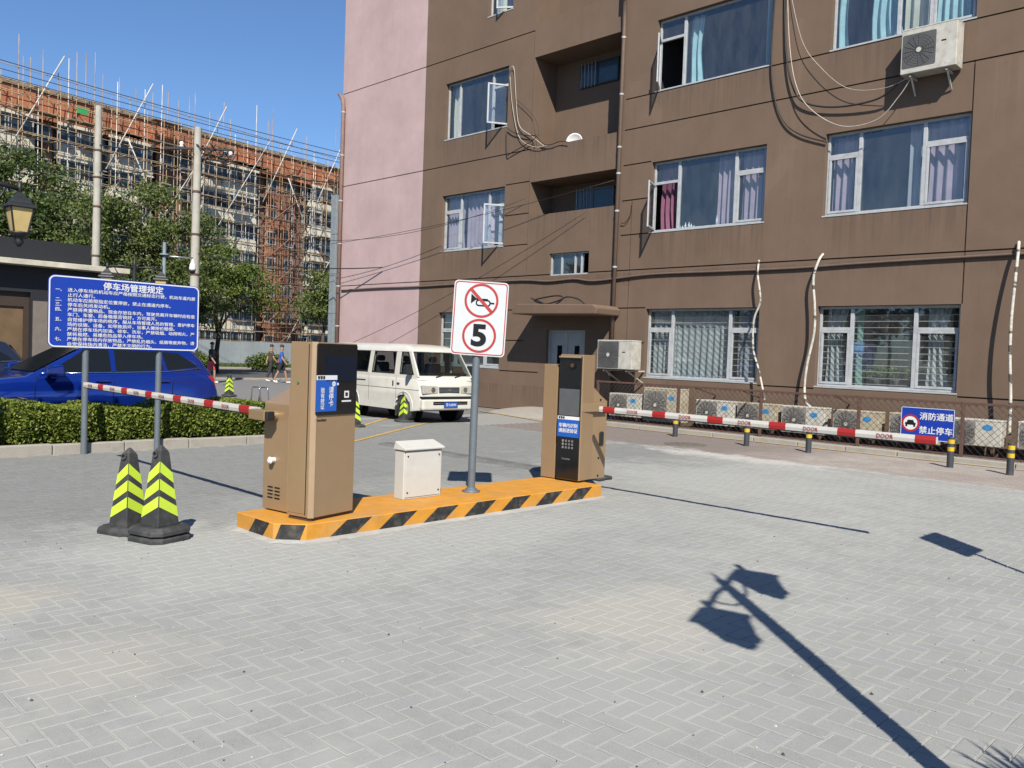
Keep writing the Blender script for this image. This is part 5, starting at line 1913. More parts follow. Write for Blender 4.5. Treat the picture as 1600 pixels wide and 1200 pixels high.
def make_van():
    v = thing('parked_van', 'white minibus van with blue number plate parked by the pink wall', 'van', (0, 0, 0))
    # local: +x forward, front bumper at x = 2.3
    hw = 0.80
    wl = [-0.75, 1.6]
    out = [(2.28, 0.3), (2.33, 0.42), (2.32, 0.62), (2.28, 0.84), (2.21, 0.98), (2.15, 1.03), (-2.28, 1.06), (-2.36, 0.9), (-2.36, 0.36), (-2.3, 0.28)]
    low = arch_outline(out, wl, 0.37, 0.26)
    bd = car_body(v, 'body', low, hw, MT['vanwhite'], 0.04)
    # greenhouse
    zb, zt = 1.02, 1.76
    def loop(z, xf, xr, w, r_=0.1):
        return [(x, y, z) for x, y in rounded([(xf, -w), (xf, w), (xr, w), (xr, -w)], r_, 4)]
    shell(v, 'waist', [loop(zb - 0.06, 2.2, -2.3, hw - 0.012), loop(zb + 0.045, 2.12, -2.29, hw - 0.016)], MT['vanwhite'])
    shell(v, 'roof', [loop(1.585, 1.74, -2.25, hw - 0.083), loop(1.61, 1.72, -2.24, hw - 0.087), loop(1.68, 1.6, -2.22, hw - 0.11, 0.14), loop(1.735, 1.4, -2.15, hw - 0.19, 0.2), loop(1.765, 1.05, -1.95, hw - 0.38, 0.25)], MT['vanwhite'])
    hwz = lambda z: (hw - 0.014) - (z - 1.04) * (0.075 / 0.56)
    GL = MT['van_glass']
    mb = MB()
    mb.box(-2.2, 1.75, -hw + 0.06, hw - 0.06, 1.0, 1.072)
    mb.box(1.65, 2.02, -hw + 0.08, hw - 0.08, 1.05, 1.12)
    mb.build('interior', MT['black'], v, 0.02)
    for s_ in (-1, 1):
        for pil in ([(2.15, 1.03), (1.98, 1.03), (1.62, 1.61), (1.73, 1.61)], [(1.37, 1.03), (1.15, 1.03), (1.13, 1.61), (1.35, 1.61)], [(0.16, 1.03), (-0.04, 1.03), (-0.02, 1.61), (0.18, 1.61)], [(-1.0, 1.03), (-1.14, 1.03), (-1.12, 1.61), (-0.98, 1.61)], [(-2.07, 1.03), (-2.295, 1.03), (-2.25, 1.61), (-2.03, 1.61)]):
            mb = MB()
            a_, b_ = side_poly(pil, hwz, s_, 0.0), side_poly(pil, hwz, s_, -0.05)
            mb.add(a_ + b_, [(0, 1, 2, 3), (7, 6, 5, 4)] + [(q, (q + 1) % 4, 4 + (q + 1) % 4, 4 + q) for q in range(4)])
            mb.build('pillar', MT['vanwhite'], v, 0.006)
        for w_ in ([(1.97, 1.07), (1.37, 1.07), (1.35, 1.6), (1.63, 1.6)], [(1.16, 1.07), (0.15, 1.07), (0.17, 1.6), (1.14, 1.6)], [(-0.03, 1.07), (-1.01, 1.07), (-0.99, 1.6), (-0.01, 1.6)], [(-1.13, 1.07), (-2.08, 1.07), (-2.04, 1.6), (-1.11, 1.6)]):
            cxm, czm = sum(q[0] for q in w_) / 4, sum(q[1] for q in w_) / 4
            inn = rounded([(q[0] + math.copysign(0.035, cxm - q[0]), q[1] + math.copysign(0.035, czm - q[1])) for q in w_], 0.07)
            oo = rounded(w_, 0.02)
            mb = MB()
            n_ = len(oo)
            mb.add(side_poly(oo, hwz, s_, 0.003) + side_poly(inn, hwz, s_, 0.003), [(q, (q + 1) % n_, n_ + (q + 1) % n_, n_ + q) for q in range(n_)])
            sl_ = mb.build('window_seal', MT['black'], v, fix=False)
            mb = MB()
            mb.add(side_poly(inn, hwz, s_, -0.004), [tuple(range(n_))])
            mb.build('side_window', GL, v, fix=False)
        # door seams, handles, slide rail
        for x in (1.26, 0.06):
            mb = MB()
            mb.box(x - 0.004, x + 0.004, s_ * hw - 0.002 if s_ > 0 else -hw - 0.002, s_ * hw + 0.002 if s_ > 0 else -hw + 0.002, 0.42, 1.0)
            mb.build('door_seam', MT['ink'], v)
        for x, w_, h_ in ((1.14, 0.035, 0.11), (1.36, 0.1, 0.035)):
            mb = MB()
            mb.box(x - w_ / 2, x + w_ / 2, min(s_ * hw, s_ * (hw + 0.02)), max(s_ * hw, s_ * (hw + 0.02)), 0.86 - h_ / 2, 0.86 + h_ / 2)
            mb.build('door_handle', MT['black'], v, 0.005)
        mb = MB()
        mb.box(-2.2, -0.1, min(s_ * hw, s_ * (hw + 0.006)), max(s_ * hw, s_ * (hw + 0.006)), 0.865, 0.89)
        mb.build('slide_rail', MT['black'], v)
        mb = MB()
        mb.box(-2.25, 2.2, min(s_ * hw, s_ * (hw + 0.004)), max(s_ * hw, s_ * (hw + 0.004)), 0.735, 0.745)
        mb.build('crease', MT['galv'], v)
        # mirror
        mb = MB()
        mb.bar((1.9, s_ * 0.76, 1.14), (1.92, s_ * 0.9, 1.16), 0.03, 0.03)
        mb.box(1.88, 1.96, min(s_ * 0.83, s_ * 0.99), max(s_ * 0.83, s_ * 0.99), 1.08, 1.3)
        mb.build('mirror', MT['black'], v, 0.02)
        for x in wl:
            wheel(v, x, s_ * (hw - 0.1), 0.31, 0.18, s_)
            mb = MB()
            mb.tube([(x + 0.375 * math.cos(R(q)), s_ * (hw - 0.004), 0.31 + 0.375 * math.sin(R(q))) for q in range(-8, 189, 12)], 0.016, 6)
            mb.build('arch_lip', MT['vanwhite'], v, fix=False)
            mb = MB()
            mb.cyl((x, s_ * (hw - 0.3), 0.31), (x, s_ * (hw - 0.28), 0.31), 0.38, n=20)
            mb.build('arch_liner', MT['ink'], v, fix=False)
            mb = MB()
            mb.box(x - 0.37, x - 0.355, min(s_ * (hw - 0.2), s_ * (hw - 0.02)), max(s_ * (hw - 0.2), s_ * (hw - 0.02)), 0.12, 0.36)
            mb.build('mud_flap', MT['rubber'], v)
    mb = MB()
    mb.add([(-2.28, -0.77, 1.03), (-2.28, 0.77, 1.03), (-2.245, 0.7, 1.61), (-2.245, -0.7, 1.61)], [(0, 1, 2, 3)])
    mb.build('rear_hatch', MT['vanwhite'], v, fix=False)
    # windscreen on the sloped front
    mb = MB()
    pts = []
    for z, t in ((1.06, 0), (1.6, 1)):
        x = 2.125 - (z - 1.06) * 0.72 + 0.01
        w_ = hwz(z) - 0.03
        pts.append((x, w_, z))
    (xa, wa, za), (xb, wb, zb_) = pts
    mb.add([(xa + 0.005, -wa, za), (xa + 0.005, wa, za), (xb + 0.005, wb, zb_), (xb + 0.005, -wb, zb_)], [(0, 1, 2, 3)])
    mb.build('windscreen', MT['van_glass'], v, fix=False)
    for y in (-0.3, 0.25):
        mb = MB()
        mb.bar((xa + 0.03, y, za - 0.03), (xa - 0.02, y + 0.35, za + 0.06), 0.015, 0.02)
        mb.build('wiper', MT['black'], v)
    fx = 2.305
    mb = MB()
    mb.box(fx - 0.06, fx + 0.005, -0.3, 0.3, 0.68, 0.82)
    g = mb.build('grille', MT['galv'], v, 0.01)
    for k in range(4):
        mb = MB()
        mb.box(fx + 0.005, fx + 0.012, -0.29, 0.29, 0.7 + k * 0.03, 0.71 + k * 0.03)
        mb.build('grille_bar', MT['black'], g)
    mb = MB()
    mb.cyl((fx + 0.01, 0, 0.75), (fx + 0.02, 0, 0.75), 0.04, n=12)
    mb.build('badge', MT['chrome'], g, fix=False)
    for s_ in (-1, 1):
        mb = MB()
        mb.prism([(s_ * 0.33, 0.68), (s_ * 0.76, 0.66), (s_ * 0.775, 0.86), (s_ * 0.34, 0.84)], 'x', fx - 0.13, fx + 0.004)
        h_ = mb.build('headlight', MT['lens_clear'], v, 0.012)
        mb = MB()
        mb.cyl((fx + 0.0, s_ * 0.47, 0.755), (fx + 0.008, s_ * 0.47, 0.755), 0.06, n=16)
        mb.build('reflector', MT['chrome'], h_, fix=False)
    mb = MB()
    mb.box(fx - 0.2, fx + 0.06, -0.79, 0.79, 0.3, 0.56)
    b_ = mb.build('bumper', MT['vanwhite'], v, 0.05, 3)
    mb = MB()
    mb.box(fx - 0.15, fx + 0.064, -0.792, 0.792, 0.565, 0.61)
    mb.build('bumper_strip', MT['black'], b_, 0.01)
    mb = MB()
    mb.box(fx + 0.03, fx + 0.066, -0.5, 0.5, 0.42, 0.5)
    mb.build('air_intake', MT['ink'], b_, 0.01)
    mb = MB()
    mb.box(fx + 0.05, fx + 0.07, -0.48, 0.48, 0.452, 0.465)
    mb.build('intake_bar', MT['chrome'], b_)
    pt = thing('number_plate', None, None)
    bpy.data.objects.remove(pt)
    mb = MB()
    mb.box(fx + 0.068, fx + 0.076, -0.2, 0.2, 0.36, 0.48)
    np_ = mb.build('number_plate', MT['plate_blue'], b_)
    tx = text(np_, '京·U4094', 0.085, MT['white'], 0, 0, 0, 'lettering', 0.001, stretch=0.9)
    tx.rotation_euler = (0, 0, R(90))
    tx.location = (fx + 0.078, 0, 0.42)
    # seats seen through the glass
    for x, y in ((1.1, -0.38), (1.1, 0.38), (-0.1, -0.35), (-0.1, 0.35), (-1.2, 0)):
        mb = MB()
        mb.box(x - 0.08, x + 0.06, y - 0.22, y + 0.22, 0.9, 1.32)
        mb.box(x - 0.06, x + 0.04, y - 0.11, y + 0.11, 1.34, 1.48)
        mb.build('seat', MT['galv'], v, 0.05, 3)
    return v


MT['van_glass'] = glassmat('van_glass', (0.5, 0.55, 0.55), 0.05)
van = make_van()
hd = R(-4)
p = on_ground(634, 659)
# the near front wheel stands at the measured spot
wx, wy = 1.6, -0.72
van.location = (p.x - (wx * math.cos(hd) - wy * math.sin(hd)), p.y - (wx * math.sin(hd) + wy * math.cos(hd)), 0)
van.rotation_euler = (0, 0, hd)
van.scale = (1, 1, 1.04)


def make_suv(label, paint, detail=True):
    v = thing('parked_car', label, 'car', (0, 0, 0))
    hw = 0.9
    wl = [-1.35, 1.3]
    out = [(2.2, 0.32), (2.26, 0.5), (2.2, 0.78), (2.0, 0.92), (1.2, 1.02), (0.95, 1.05), (-1.7, 1.12), (-2.1, 1.1), (-2.22, 0.98), (-2.3, 0.72), (-2.3, 0.45), (-2.2, 0.3)]
    low = arch_outline(out, wl, 0.41, 0.26)
    car_body(v, 'body', low, hw, paint, 0.05)
    def loop(z, xf, xr, w, r_=0.12):
        return [(x, y, z) for x, y in rounded([(xf, -w), (xf, w), (xr, w), (xr, -w)], r_, 4)]
    shell(v, 'cabin', [loop(0.98, 1.12, -2.16, hw - 0.04), loop(1.09, 0.92, -2.12, hw - 0.06), loop(1.35, 0.45, -1.95, hw - 0.141), loop(1.54, 0.1, -1.78, hw - 0.2, 0.13), loop(1.62, -0.15, -1.55, hw - 0.3, 0.25), loop(1.645, -0.4, -1.2, hw - 0.5, 0.3)], paint)
    hwz = lambda z: (hw - 0.06) - (z - 1.09) * (0.14 / 0.45)
    for s_ in (-1, 1):
        for k, w_ in enumerate(([(0.72, 1.1), (-0.28, 1.12), (-0.26, 1.5), (0.12, 1.49)], [(-0.36, 1.12), (-1.2, 1.15), (-1.14, 1.49), (-0.35, 1.5)], [(-1.27, 1.155), (-1.85, 1.22), (-1.5, 1.46), (-1.2, 1.485)])):
            glass_panel(v, 'side_window', rounded(w_, 0.04), hwz, MT['glass_dark'], s_, 0.006)
        mb = MB()
        mb.tube([(0.78, s_ * (hw - 0.055), 1.075), (-0.3, s_ * (hw - 0.055), 1.098), (-1.25, s_ * (hw - 0.06), 1.125), (-1.9, s_ * (hw - 0.075), 1.195)], 0.009, 6)
        mb.build('window_trim', MT['chrome'], v, fix=False)
        mb = MB()
        mb.box(-0.345, -0.275, min(s_ * 0.7, s_ * 0.86), max(s_ * 0.7, s_ * 0.86), 1.11, 1.12)
        mb.build('pillar_trim', MT['black'], v)
        for x in (0.92, -0.32, -1.36):
            mb = MB()
            mb.tube([(x, s_ * (hw - 0.01), 1.03), (x + 0.02, s_ * (hw + 0.002), 0.9), (x + 0.03, s_ * (hw + 0.002), 0.42)], 0.006, 5)
            mb.build('door_seam', MT['ink'], v, fix=False)
        for x in (-0.12, -1.15):
            mb = MB()
            mb.prism(rrect(0.24, 0.035, 0.015, 3, x, 0.955), 'y', min(s_ * hw, s_ * (hw + 0.03)), max(s_ * hw, s_ * (hw + 0.03)))
            mb.build('door_handle', paint, v, 0.006)
        mb = MB()
        mb.bar((0.72, s_ * (hw - 0.05), 1.08), (0.7, s_ * (hw + 0.08), 1.1), 0.05, 0.03)
        mr = mb.build('mirror', MT['black'], v)
        mb = MB()
        mb.prism(rounded([(0.56, 1.05), (0.88, 1.06), (0.85, 1.19), (0.58, 1.23)], 0.05), 'y', min(s_ * (hw + 0.05), s_ * (hw + 0.27)), max(s_ * (hw + 0.05), s_ * (hw + 0.27)))
        mb.build('mirror_cap', paint, mr, 0.03, 3)
        mb = MB()
        mb.prism(rounded([(-1.9, 0.96), (-2.17, 0.86), (-2.14, 1.02), (-2.05, 1.06)], 0.03), 'y', min(s_ * 0.5, s_ * 0.885), max(s_ * 0.5, s_ * 0.885))
        mb.build('tail_light', MT['lens_red'], v, 0.02)
        mb = MB()
        mb.prism(rounded([(2.05, 0.72), (2.24, 0.7), (2.16, 0.82), (1.9, 0.86)], 0.03), 'y', min(s_ * 0.5, s_ * 0.86), max(s_ * 0.5, s_ * 0.86))
        mb.build('headlight', MT['lens_clear'], v, 0.02)
        for x in wl:
            wheel(v, x, s_ * (hw - 0.12), 0.35, 0.22, s_)
    def slope(xa, za, xb, zb, wa, wb, name):
        mb = MB()
        mb.add([(xa, -wa, za), (xa, wa, za), (xb, wb, zb), (xb, -wb, zb)], [(0, 1, 2, 3)])
        mb.build(name, MT['glass_dark'], v, fix=False)
    slope(0.93, 1.1, 0.17, 1.53, 0.74, 0.6, 'windscreen')
    slope(-2.13, 1.12, -1.86, 1.5, 0.7, 0.58, 'rear_window')
    mb = MB()
    mb.box(-2.34, -2.2, -0.8, 0.8, 0.34, 0.52)
    mb.build('rear_bumper', MT['black'], v, 0.04, 3)
    return v


suv = make_suv('dark blue metallic SUV parked nose left behind the hedge', MT['carblue'])
suv.location = (-16.15, 5.33, 0)
suv.rotation_euler = (0, 0, R(-90))
s2_ = make_suv('dark car glimpsed beyond the bonnet of the blue SUV', MT['carsilver'])
s2_.location = (-19.4, 3.1, 0)
s2_.rotation_euler = (0, 0, R(-90))
# folding chrome parking lock beside the tail of the SUV
PL = thing('parking_lock', 'folding chrome parking lock raised behind the hedge end', 'parking lock', on_ground(405, 630).to_tuple()[:2] + (0,), R(30))
for k, x in enumerate((-0.12, 0.14)):
    mb = MB()
    pts = [(x - 0.16, 0, 0), (x - 0.13, 0.02, 0.4), (x - 0.1, 0.02, 0.46), (x + 0.08, 0.02, 0.46), (x + 0.12, 0.02, 0.4), (x + 0.18, 0, 0)]
    mb.tube(pts, 0.02, 8)
    mb.build('hoop', MT['chrome'], PL, fix=False)
mb = MB()
mb.box(-0.3, 0.3, -0.1, 0.1, 0, 0.05)
mb.build('base', MT['black'], PL, 0.01)

# ------------------------------------------------------------------ hedge and its kerb
mb = MB()
for k in range(12):
    y0 = -4.0 + k
    mb.box(-13.2, -13.06, y0 + 0.005, y0 + 0.995, -0.03, 0.14 + RNG.uniform(-0.008, 0.008))
tag(mb.build('hedge_kerb', MT['concrete'], None, 0.015), 'pale stained concrete kerb along the hedge', None, None, 'structure')
mb = MB()
mb.box(-14.6, -13.2, -4, 8.0, -0.03, 0.09)
tag(mb.build('planting_bed', MT['soil'], None), 'strip of soil under the hedge', None, None, 'structure')
HG_ = thing('hedge', 'clipped bright green hedge behind the low kerb', 'hedge', (-13.85, 2.5, 0.09), 0, None, True)
mb = MB()
for k in range(60):
    y = -3.9 + 11.8 * k / 59
    mb.tube([(-13.85 + RNG.uniform(-0.35, 0.35), y, 0.08), (-13.85 + RNG.uniform(-0.4, 0.4), y + RNG.uniform(-0.1, 0.1), 0.3), (-13.85 + RNG.uniform(-0.4, 0.4), y + RNG.uniform(-0.15, 0.15), 0.55)], 0.01, 4)
mb.build('stems', MT['bark'], HG_, fix=False)
lv, nl = [], 60000
rg = np.random.default_rng(3)
y = rg.uniform(-2.0, 7.95, nl)
top = 0.66 + 0.035 * np.sin(y * 2.1) + 0.03 * np.sin(y * 5.3 + 1) + 0.02 * np.sin(y * 11)
face = rg.random(nl)
x = np.where(face < 0.5, -13.32 - np.abs(rg.normal(0, 0.06, nl)) + 0.05 * np.sin(y * 3.7) + 0.04 * np.sin(y * 9), rg.uniform(-14.45, -13.3, nl))
z = np.where(face < 0.5, 0.12 + (top - 0.12) * rg.random(nl) ** 0.8, np.where(face < 0.88, top - np.abs(rg.normal(0, 0.05, nl)), rg.uniform(0.12, 0.6, nl)))
x += np.where((face < 0.5), -0.14 * (0.45 - np.minimum(z, 0.45)) / 0.45 + np.where(z > top - 0.1, -0.05, 0), 0)
c = np.stack([x, y, z], 1)
a = rg.normal(0, 1, (nl, 3))
a /= np.linalg.norm(a, axis=1)[:, None]
b = np.cross(a, rg.normal(0, 1, (nl, 3)))
b /= np.linalg.norm(b, axis=1)[:, None]
s_ = rg.uniform(0.016, 0.036, nl)[:, None]
V = np.stack([c - a * s_, c + b * s_ * 0.55, c + a * s_, c - b * s_ * 0.55], 1).reshape(-1, 3)
me = bpy.data.meshes.new('foliage')
me.from_pydata(V.tolist(), [], np.arange(nl * 4).reshape(-1, 4).tolist())
me.materials.append(MT['leaf_hedge'])
link('foliage', me, HG_)
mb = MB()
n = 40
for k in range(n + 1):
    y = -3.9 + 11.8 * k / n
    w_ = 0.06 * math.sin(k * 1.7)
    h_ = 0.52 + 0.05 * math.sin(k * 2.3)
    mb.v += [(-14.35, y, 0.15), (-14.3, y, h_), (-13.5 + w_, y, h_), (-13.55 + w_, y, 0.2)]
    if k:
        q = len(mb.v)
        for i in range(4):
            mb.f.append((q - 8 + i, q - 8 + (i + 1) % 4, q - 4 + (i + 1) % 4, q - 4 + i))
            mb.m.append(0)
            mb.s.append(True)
mb.build('inner_twigs', MT['hedge_core'], HG_, fix=True)  # added solid core blocks the view; its dark colour stands for inner shade


# ------------------------------------------------------------------ trees
def tree(name, label, base, h, crown, nleaf, size, m, trunk_r=0.14, fork=0.4, seed=1, group=None):
    """crown: list of (dx, dy, z, rx, ry, rz) lobes; leaves scattered in clumps on and inside them"""
    rr = np.random.default_rng(seed)
    rp = random.Random(seed)
    t = thing(name, label, 'tree', (base[0], base[1], 0), 0, group)
    mb = MB()
    zf = h * fork
    mb.tube([(0, 0, -0.05), (rp.uniform(-0.1, 0.1), rp.uniform(-0.1, 0.1), zf * 0.5), (rp.uniform(-0.15, 0.15), rp.uniform(-0.15, 0.15), zf)], [trunk_r, trunk_r * 0.85, trunk_r * 0.7], 10)
    for (dx, dy, z, rx, ry, rz) in crown:
        e = Vector((dx, dy, z))
        m1 = Vector((dx * 0.35 + rp.uniform(-0.2, 0.2), dy * 0.35 + rp.uniform(-0.2, 0.2), zf + (z - zf) * 0.5))
        mb.tube([(0, 0, zf * 0.92), m1, e], [trunk_r * 0.5, trunk_r * 0.35, trunk_r * 0.15], 7)
        for k in range(4):
            q = e + Vector((rp.uniform(-rx, rx), rp.uniform(-ry, ry), rp.uniform(-rz * 0.3, rz))) * 0.7
            mb.tube([m1.lerp(e, 0.4), m1.lerp(q, 0.7), q], [trunk_r * 0.2, trunk_r * 0.12, trunk_r * 0.05], 5)
    mb.build('trunk', MT['bark'], t, fix=False)
    vol = np.array([q[3] * q[4] * q[5] for q in crown])
    cen = []
    for q, k in zip(crown, np.maximum(14, (vol / vol.sum() * 170)).astype(int)):
        d = rr.normal(0, 1, (k, 3))
        d /= np.linalg.norm(d, axis=1)[:, None]
        d *= rr.uniform(0.35, 1.0, (k, 1)) ** 0.5
        cen.append(np.array(q[:3]) + d * np.array(q[3:]))
    cen = np.concatenate(cen)
    idx = rr.integers(0, len(cen), nleaf)
    sp = rr.uniform(0.18, 0.55, len(cen))[idx][:, None] * (h / 9)
    c = cen[idx] + rr.normal(0, 1, (nleaf, 3)) * sp * np.array([1, 1, 0.6])
    a = rr.normal(0, 1, (nleaf, 3))
    a /= np.linalg.norm(a, axis=1)[:, None]
    b = np.cross(a, rr.normal(0, 1, (nleaf, 3)))
    b /= np.linalg.norm(b, axis=1)[:, None]
    s_ = rr.uniform(0.6, 1.35, (nleaf, 1)) * size
    V = np.stack([c - a * s_, c + b * s_ * 0.5, c + a * s_, c - b * s_ * 0.5], 1).reshape(-1, 3)
    me = bpy.data.meshes.new('crown')
    me.from_pydata(V.tolist(), [], np.arange(nleaf * 4).reshape(-1, 4).tolist())
    me.materials.append(m)
    link('crown', me, t)
    return t


def gp(px, d):
    q = at_depth(px, 540, d)
    return (q.x, q.y)


tree('street_tree', 'dark dense tree at the left picture edge behind the lantern', gp(25, 44), 11.5, [(0, 0, 9, 2.6, 2.6, 2.6), (1.2, 1.0, 7.2, 2.6, 2.6, 2.2), (-1.5, -1.6, 6.8, 2.6, 2.6, 2.2), (0.4, 0.5, 5.0, 2.8, 2.8, 1.8)], 26000, 0.11, MT['leaf_dark'], 0.2, 0.35, 11, 'street trees')
tree('street_tree', 'tall leafy tree between the two concrete poles', gp(210, 42), 10.2, [(0, 0, 8.0, 2.0, 2.0, 1.9), (0.8, 1.6, 6.8, 2.1, 2.1, 1.7), (-0.8, -1.6, 7.0, 2.2, 2.2, 1.9), (0, 0.3, 4.9, 2.8, 2.8, 1.6)], 22000, 0.09, MT['leaf_mid'], 0.18, 0.35, 12, 'street trees')
tree('street_tree', 'bushy tree left of the nearer concrete pole, above the dark roof', gp(110, 48), 8.6, [(0, 0, 6.3, 2.4, 2.4, 1.6), (0.6, 1.6, 5.0, 2.4, 2.4, 1.6), (-0.4, -1.6, 5.0, 2.4, 2.4, 1.6)], 17000, 0.105, MT['leaf_dark'], 0.16, 0.35, 13, 'street trees')
tree('street_tree', 'fresh green tree with forked trunk before the scaffolding', (-47.6, 23.4), 8.0, [(0, 0, 6.3, 1.5, 1.6, 1.3), (0.5, 1.5, 5.3, 1.5, 1.6, 1.1), (-0.5, -1.1, 5.4, 1.4, 1.5, 1.2), (0.3, 2.3, 4.3, 1.2, 1.2, 0.8), (0.2, -0.6, 4.4, 1.6, 1.7, 0.9)], 15000, 0.085, MT['leaf_lime'], 0.17, 0.32, 14, 'street trees')
tree('street_tree', 'small tree near the pink corner before the scaffolding', gp(505, 66), 8.2, [(0, 0, 6.5, 1.4, 1.4, 1.3), (0.3, 0.8, 5.0, 1.3, 1.3, 1.3), (-0.3, -0.8, 4.9, 1.3, 1.3, 1.2)], 7500, 0.11, MT['leaf_mid'], 0.15, 0.35, 15, 'street trees')
tree('street_tree', 'low spreading tree behind the big blue board', gp(262, 47), 6.0, [(0, 0, 4.4, 2.0, 2.0, 1.4), (0.5, 1.7, 3.7, 1.8, 1.8, 1.1), (-0.5, -1.7, 3.6, 1.9, 1.9, 1.2)], 11000, 0.1, MT['leaf_mid'], 0.15, 0.35, 16, 'street trees')
tree('street_tree', 'shrubby tree beside the far end of the dark low building', gp(175, 40), 5.4, [(0, 0, 3.8, 2.0, 2.0, 1.3), (0.3, 1.5, 3.2, 1.6, 1.6, 1.2), (-0.3, -1.6, 3.2, 1.7, 1.7, 1.2)], 9500, 0.095, MT['leaf_dark'], 0.13, 0.35, 17, 'street trees')
for k, (lab, px, d, w_) in enumerate((('rounded green bush against the hoarding behind the walkers', 418, 60, 1.7), ('low bush at the hoarding left of the forked tree', 300, 58, 1.5))):
    q = gp(px, d)
    t = thing('bush', lab, 'bush', (q[0], q[1], -0.03))
    leaf_ball('foliage', (0, 0, 0.55), 0.9, w_, 0.7, 1800, 0.11, MT['leaf_lime'], t)
    mb = MB()
    for j in range(6):
        mb.tube([(0, (j - 2.5) * w_ * 0.25, 0), (0.1, (j - 2.5) * w_ * 0.3, 0.6)], 0.03, 5)
    mb.build('stems', MT['bark'], t, fix=False)

# unseen stand-in trees, added to darken the reflections in the ground-floor glass
for k, (lab, x, y, h_) in enumerate((('broad tree beyond the left picture edge, mirrored in the ground windows', -27, -7, 8.5), ('second tree beyond the left picture edge', -21, -10, 9), ('third tree beyond the left picture edge', -33, -4.5, 8), ('fourth tree beyond the left picture edge', -14, -12, 9), ('fifth tree beyond the left picture edge', -7, -14, 9))):
    tree('yard_tree', lab, (x, y), h_, [(0, 0, 6.3, 2.6, 2.6, 2.2), (1.6, 0.8, 4.6, 2.4, 2.4, 2.0), (-1.6, -0.8, 4.5, 2.4, 2.4, 2.0), (0, 0, 3.0, 2.8, 2.4, 1.6)], 3500, 0.26, MT['leaf_dark'], 0.2, 0.3, 30 + k, 'yard trees')

# ------------------------------------------------------------------ dark low building on the left
D = thing('low_building', 'low dark building with pale cornice and brown door', 'building', (-22.7, 3, 0), 0, None, True)
DX = -22.7
mb = MB()
mb.box(DX - 7, DX, -10, 6.02 - 0.6, 0, 3.36)
mb.box(DX - 7, DX, 6.4, 8.0, 0, 3.36)
mb.box(DX - 7, DX, 5.42, 6.4, 2.75, 3.36)
mb.box(DX - 7, DX - 0.25, 5.42, 6.4, 0, 2.75)
mb.build('wall', MT['charcoal'], D)
mb = MB()
mb.box(DX, DX + 0.03, 6.45, 7.95, 0, 2.55)
mb.build('wall_panel', MT['beige_wall'], D)
mb = MB()
mb.box(DX - 0.2, DX - 0.15, 5.45, 6.37, 0.05, 2.4)
d_ = mb.build('door', MT['brown_door'], D)
mb = MB()
mb.box(DX - 0.15, DX - 0.1, 6.28, 6.4, 0, 2.75)
mb.box(DX - 0.15, DX - 0.1, 5.42, 5.54, 0, 2.75)
mb.box(DX - 0.15, DX - 0.1, 5.54, 6.28, 2.4, 2.75)
mb.build('door_frame', mat('frame_darkbrown', (0.05, 0.03, 0.02), 0.6), d_)
mb = MB()
mb.box(DX - 7.2, DX + 0.45, -10.2, 8.56, 3.37, 3.5)
mb.build('cornice', mat('weathered_cornice', (0.62, 0.58, 0.48), 0.85, var=0.2, scale=3, dirt=(0.25, 0.21, 0.16), dirt_amt=0.5), D, 0.01)
mb = MB()
mb.box(DX - 6.8, DX + 0.02, -10, 7.75, 3.502, 4.02)
mb.build('parapet', MT['charcoal'], D)

# ------------------------------------------------------------------ lantern lamps
def lamp_post(label, base, ztop, rz, arms=(-1, 1)):
    """double-arm lantern post; ztop = top of the lanterns"""
    t = thing('lantern_post', label, 'street lamp', (base[0], base[1], 0), rz, 'double lantern posts')
    I = MT['lantern_iron']
    mb = MB()
    mb.lathe([(0.16, 0), (0.16, 0.12), (0.1, 0.2), (0.075, 0.6), (0.06, 0.7), (0.055, ztop - 0.25), (0.04, ztop + 0.1), (0.045, ztop + 0.14), (0.02, ztop + 0.2), (0.012, ztop + 0.32), (0.004, ztop + 0.36)], n=14)
    mb.build('post', I, t, fix=True)
    for s_ in arms:
        mb = MB()
        mb.tube([(0, 0, ztop + 0.02), (s_ * 0.3, 0, ztop + 0.06), (s_ * 0.6, 0, ztop + 0.01)], 0.026, 8)
        mb.tube([(0, 0, ztop - 0.35), (s_ * 0.2, 0, ztop - 0.28), (s_ * 0.38, 0, ztop - 0.1), (s_ * 0.45, 0, ztop + 0.03)], 0.014, 6)
        mb.tube([(s_ * 0.6, 0, ztop + 0.12), (s_ * 0.6, 0, ztop - 0.06)], 0.03, 8)
        mb.build('arm', I, t, fix=False)
        mb = MB()
        c_ = (s_ * 0.6, 0, 0)
        mb.lathe([(0.03, ztop - 0.02), (0.07, ztop - 0.06), (0.1, ztop - 0.09), (0.16, ztop - 0.14), (0.17, ztop - 0.17), (0.235, ztop - 0.205), (0.245, ztop - 0.235), (0.18, ztop - 0.24)], c_, 4, 0, False, R(45))
        lt = mb.build('lantern', I, t, 0.004, 1)
        mb = MB()
        mb.lathe([(0.19, ztop - 0.242), (0.115, ztop - 0.56)], c_, 4, 0, False, R(45))
        mb.build('lantern_glass', MT['lantern_glass'], lt, fix=True)
        mb = MB()
        for k in range(4):
            a = R(45 + 90 * k)
            mb.cyl((c_[0] + 0.192 * math.cos(a), 0.192 * math.sin(a), ztop - 0.24), (c_[0] + 0.117 * math.cos(a), 0.117 * math.sin(a), ztop - 0.56), 0.011, n=6)
        mb.lathe([(0.13, ztop - 0.555), (0.13, ztop - 0.58), (0.07, ztop - 0.62), (0.05, ztop - 0.66), (0.065, ztop - 0.69), (0.02, ztop - 0.75)], c_, 10)
        mb.build('lantern_frame', I, lt, fix=False)
    return t


